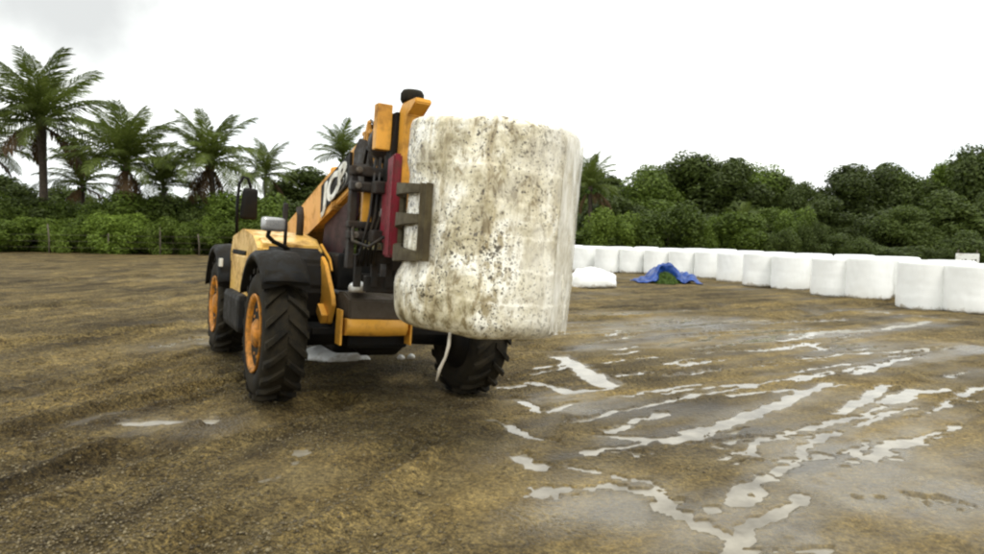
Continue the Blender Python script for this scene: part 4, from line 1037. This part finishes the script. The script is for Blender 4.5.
MT_ = [(px + _vr.uniform(-6, 6), yt + _vr.uniform(-16, 12), d + _vr.uniform(-3, 3), w * _vr.uniform(.8, 1.15)) for px, yt, d, w in MT_]
BS_J = [(_vr.uniform(-8, 8), _vr.uniform(-14, 8), _vr.uniform(-2, 2), _vr.uniform(.65, 1.1)) for _ in range(16)]
for i, (px, yt, d, w) in enumerate(MT_):
    place_veg('tree', (i * 3 + 2) % 6, px, yt, d, w, 'leaf_dark' if i not in (2, 5) else 'leaf_mid', 'lower bushy tree in front of the tall row, %s from the left behind the bales' % ORD[i], 'tree', 'lower trees behind the bales')
BS_ = [(585,224,48,60),(612,220,47,58),(640,222,46,56),(664,219,47,54),(690,224,46,54),(716,222,46,52),(744,226,45,48),(770,228,44,46),(792,208,46,46),(818,234,44,44),(846,238,42,50),(872,236,42,48),(902,240,40,54),(932,242,38,52),(960,240,38,56),(990,244,36,60)]
BS_ = [(a_ + j_[0], b_ + j_[1], c_ + j_[2], e_ * j_[3]) for (a_, b_, c_, e_), j_ in zip(BS_, BS_J)]
for i, (px, yt, d, w) in enumerate(BS_):
    place_veg('shrub', i % 4, px, yt, d, w, 'leaf_light' if i in (1, 2) else 'leaf_mid' if i < 7 or i == 8 else 'leaf_dark', 'green shrub right behind the white bales, %s from the left' % ORD[i], 'shrub', 'shrubs behind the bales')
# dark trees far left and behind the loader
LT_ = [(300,172,66,64),(336,180,68,70),(-6,176,66,70),(70,190,68,56),(186,196,68,60),(245,200,66,50)]
for i, (px, yt, d, w) in enumerate(sorted(LT_)):
    place_veg('tree', (i * 2) % 6, px, yt, d, w, 'leaf_dark', 'dark round tree far behind the hedge and loader, %s from the left' % ORD[i], 'tree', 'far trees on the left')
HS_ = [(x_, 193 + (i * 37 % 17), 54 - (i * 29 % 5), 46 + (i * 13 % 16)) for i, x_ in enumerate(range(-12, 360, 21))]
for i, (px, yt, d, w) in enumerate(HS_):
    place_veg('shrub', (i * 3) % 4, px, yt, d, w, ('leaf_mid', 'leaf_mid', 'leaf_dark')[i % 3], 'tall dense shrub in the back of the left hedge, %s from the left' % ORD[i], 'shrub', 'hedge shrubs on the left')
HF_ = [(x_, 214 + (i * 23 % 16), 49 - (i * 17 % 3), 36 + (i * 11 % 12)) for i, x_ in enumerate(range(-8, 270, 18))]
for i, (px, yt, d, w) in enumerate(HF_):
    place_veg('shrub', (i * 5 + 1) % 4, px, yt, d, w, ('leaf_light', 'leaf_light', 'leaf_mid')[i % 3], 'low bright shrub along the foot of the left hedge, %s from the left' % ORD[i], 'shrub', 'low shrubs on the left')
# palms
def frond_mesh(name, arch, droop, seed, L=5.0):
    rs = np.random.RandomState(seed); N = 44
    s = np.linspace(0, 1, N + 1); ang = arch - (arch + droop) * s ** 1.5
    ds = L / N; x = np.concatenate([[0], np.cumsum(np.cos(ang[:-1]) * ds)]); z = np.concatenate([[0], np.cumsum(np.sin(ang[:-1]) * ds)])
    V_, F_ = [], []
    def quad(a_, b_, c_, d_):
        k_ = len(V_); V_.extend([a_, b_, c_, d_]); F_.append((k_, k_ + 1, k_ + 2, k_ + 3))
    for k_ in range(N):
        w = .06 * (1 - s[k_]) + .012; w2 = .06 * (1 - s[k_ + 1]) + .012
        quad((x[k_], -w, z[k_]), (x[k_ + 1], -w2, z[k_ + 1]), (x[k_ + 1], w2, z[k_ + 1]), (x[k_], w, z[k_]))
        quad((x[k_], 0, z[k_] - w), (x[k_ + 1], 0, z[k_ + 1] - w2), (x[k_ + 1], 0, z[k_ + 1] + w2), (x[k_], 0, z[k_] + w))
    for k_ in range(5, N + 1):
        f = s[k_]; ll = 1.3 * math.sin(math.pi * min(1, .22 + .70 * f)) ** .8 * (.85 + .3 * rs.rand())
        t = Vector((math.cos(ang[k_]), 0, math.sin(ang[k_]))); nn = Vector((-t.z, 0, t.x))
        for sd in (-1, 1):
            out = (t * (.55 + .25 * rs.rand()) + Vector((0, sd, 0)) * .8 + nn * (.10 + .25 * rs.rand() - .3 * f)).normalized()
            p0 = Vector((x[k_], 0, z[k_])); p1 = p0 + out * ll * .55 - Vector((0, 0, .06 * ll)); p2 = p0 + out * ll * .92 - Vector((0, 0, (.30 + .22 * rs.rand()) * ll))
            wv_ = t * .052
            quad(p0 - wv_ * .6, p0 + wv_ * .6, p1 + wv_, p1 - wv_); quad(p1 - wv_, p1 + wv_, p2 + wv_ * .15, p2 - wv_ * .15)
    me_ = np_mesh(name, np.array([tuple(v_) for v_ in V_]), np.array(F_)); return me_
FR = [frond_mesh('frond', R(8), R(a_), 500 + k) for k, a_ in enumerate((38, 55, 72, 90, 48, 64))]
for f_ in FR: f_.materials.append(M['frond'])
FD = [frond_mesh('dry_frond', R(-10), R(55), 520 + k, 3.2) for k in range(2)]
for f_ in FD: f_.materials.append(M['dead_frond'])
def palm(px, ycrown, depth, rpx, label, lean=0.0, nf=30, nd=4, rs=None, trunk=.17):
    rs = random.Random(px * 7 + 1)
    p = P(px - lean * 10, 250, depth); top = P(px, ycrown, depth)
    e = empty('palm_tree', (p.x, p.y, 0)); tag(e, label, 'palm tree', 'coconut palms along the hedge')
    nf = int(nf * 1.12)
    dro = rs.choice(([0, 1, 4], [1, 2, 5], [2, 3, 5], [0, 2, 4])); elo = rs.uniform(-7, 7)
    h = top.z; dx = top.x - p.x
    mb = MB(); mb.tube([(dx * f ** 1.6, .1 * math.sin(3 * f), h * f - .25 * (1 - f)) for f in (0, .15, .3, .45, .6, .75, .9, 1.0)], [trunk * 1.6, trunk * 1.15, trunk, trunk * .95, trunk * .9, trunk * .9, trunk * 1.05, trunk * .8], 10)
    mb.build('trunk', M['bark'], e)
    s = rpx * depth / FPX / 4.6
    for k in range(nf):
        az = k * 2.39996 + rs.random() * .3; f = k / nf
        el = R(84 - 96 * f ** .9) + R(rs.uniform(-7, 7))
        vi = 0 if f < .3 else rs.choice(dro); el += R(elo * f)
        o_ = bpy.data.objects.new('frond', FR[vi]); COL.objects.link(o_); o_.parent = e
        o_.location = (dx, 0, h - .15 * f); o_.rotation_mode = 'XYZ'; o_.rotation_euler = (rs.uniform(-.25, .25), -el, az)
        q = s * (1.0 - .18 * abs(f - .4)) * rs.uniform(.88, 1.08); o_.scale = (q, q, q)
    for k in range(nd):
        o_ = bpy.data.objects.new('dry_frond', FD[k % 2]); COL.objects.link(o_); o_.parent = e
        o_.location = (dx, 0, h - .3); o_.rotation_euler = (0, R(rs.uniform(5, 60)), k * 2.1 + rs.random()); q = s * rs.uniform(.7, 1.25); o_.scale = (q, q * .6, q)
    mb = MB()
    for k in range(6):
        a_ = k * 1.05; mb.lathe([(.02, -.16), (.1, -.1), (.13, 0), (.1, .1), (.02, .16)], (dx + .3 * math.cos(a_), .3 * math.sin(a_), h - .35 - .1 * (k % 3)), 'z', 8)
    mb.build('coconut_bunch', M['grass_heap'] if nd < 5 else M['dead_frond'], e)
palm(46, 122, 52, 70, 'tallest coconut palm at the far left rising above the hedge', 0.2, 34, 6, trunk=.3)
palm(-14, 150, 56, 58, 'coconut palm cut off by the left edge of the picture', 0, 24, 5)
palm(84, 184, 60, 44, 'small palm between the tallest palm and the second tall one', 0, 20, 3)
palm(128, 163, 51, 62, 'second tall coconut palm from the left with full green crown', .4, 30, 4, trunk=.2)
palm(165, 184, 55, 42, 'young palm just right of the second tall palm', 0, 22, 2)
palm(212, 163, 52, 58, 'coconut palm with brown skirt directly left of the loader', -.3, 30, 5, trunk=.24)
palm(267, 174, 62, 36, 'slim far palm above the engine hood of the loader', .1, 22, 2)
palm(344, 156, 60, 36, 'palm crown showing behind the lettered boom', 0, 22, 2)
palm(590, 186, 50, 34, 'palm right of the raised bale above the white bales', 0, 22, 4)
palm(741, 226, 47, 26, 'small pale palm among the shrubs behind the bales', 0, 18, 3)
# wire fence in front of the hedge
fe = empty('wire_fence', (0, 0, 0)); tag(fe, 'thin wire fence with grey posts in front of the hedge', 'fence')
fp = []
for px, h in ((-20, 1.5), (49, 1.9), (108, 1.35), (160, 1.8), (199, 1.4), (262, 1.6), (330, 1.6)):
    p = P(px, 250, 45.5); fp.append(p); mb = MB()
    mb.tube([(p.x, p.y, -.2), (p.x + .02, p.y, h * .5), (p.x + .06 * math.sin(px), p.y, h)], .045, 8); mb.build('post', M['wood'], fe)
for z in (.4, .8, 1.2):
    mb = MB(); mb.tube([(p.x, p.y - .065, z) for p in fp], .008, 5); mb.build('wire', M['grey_steel'], fe)
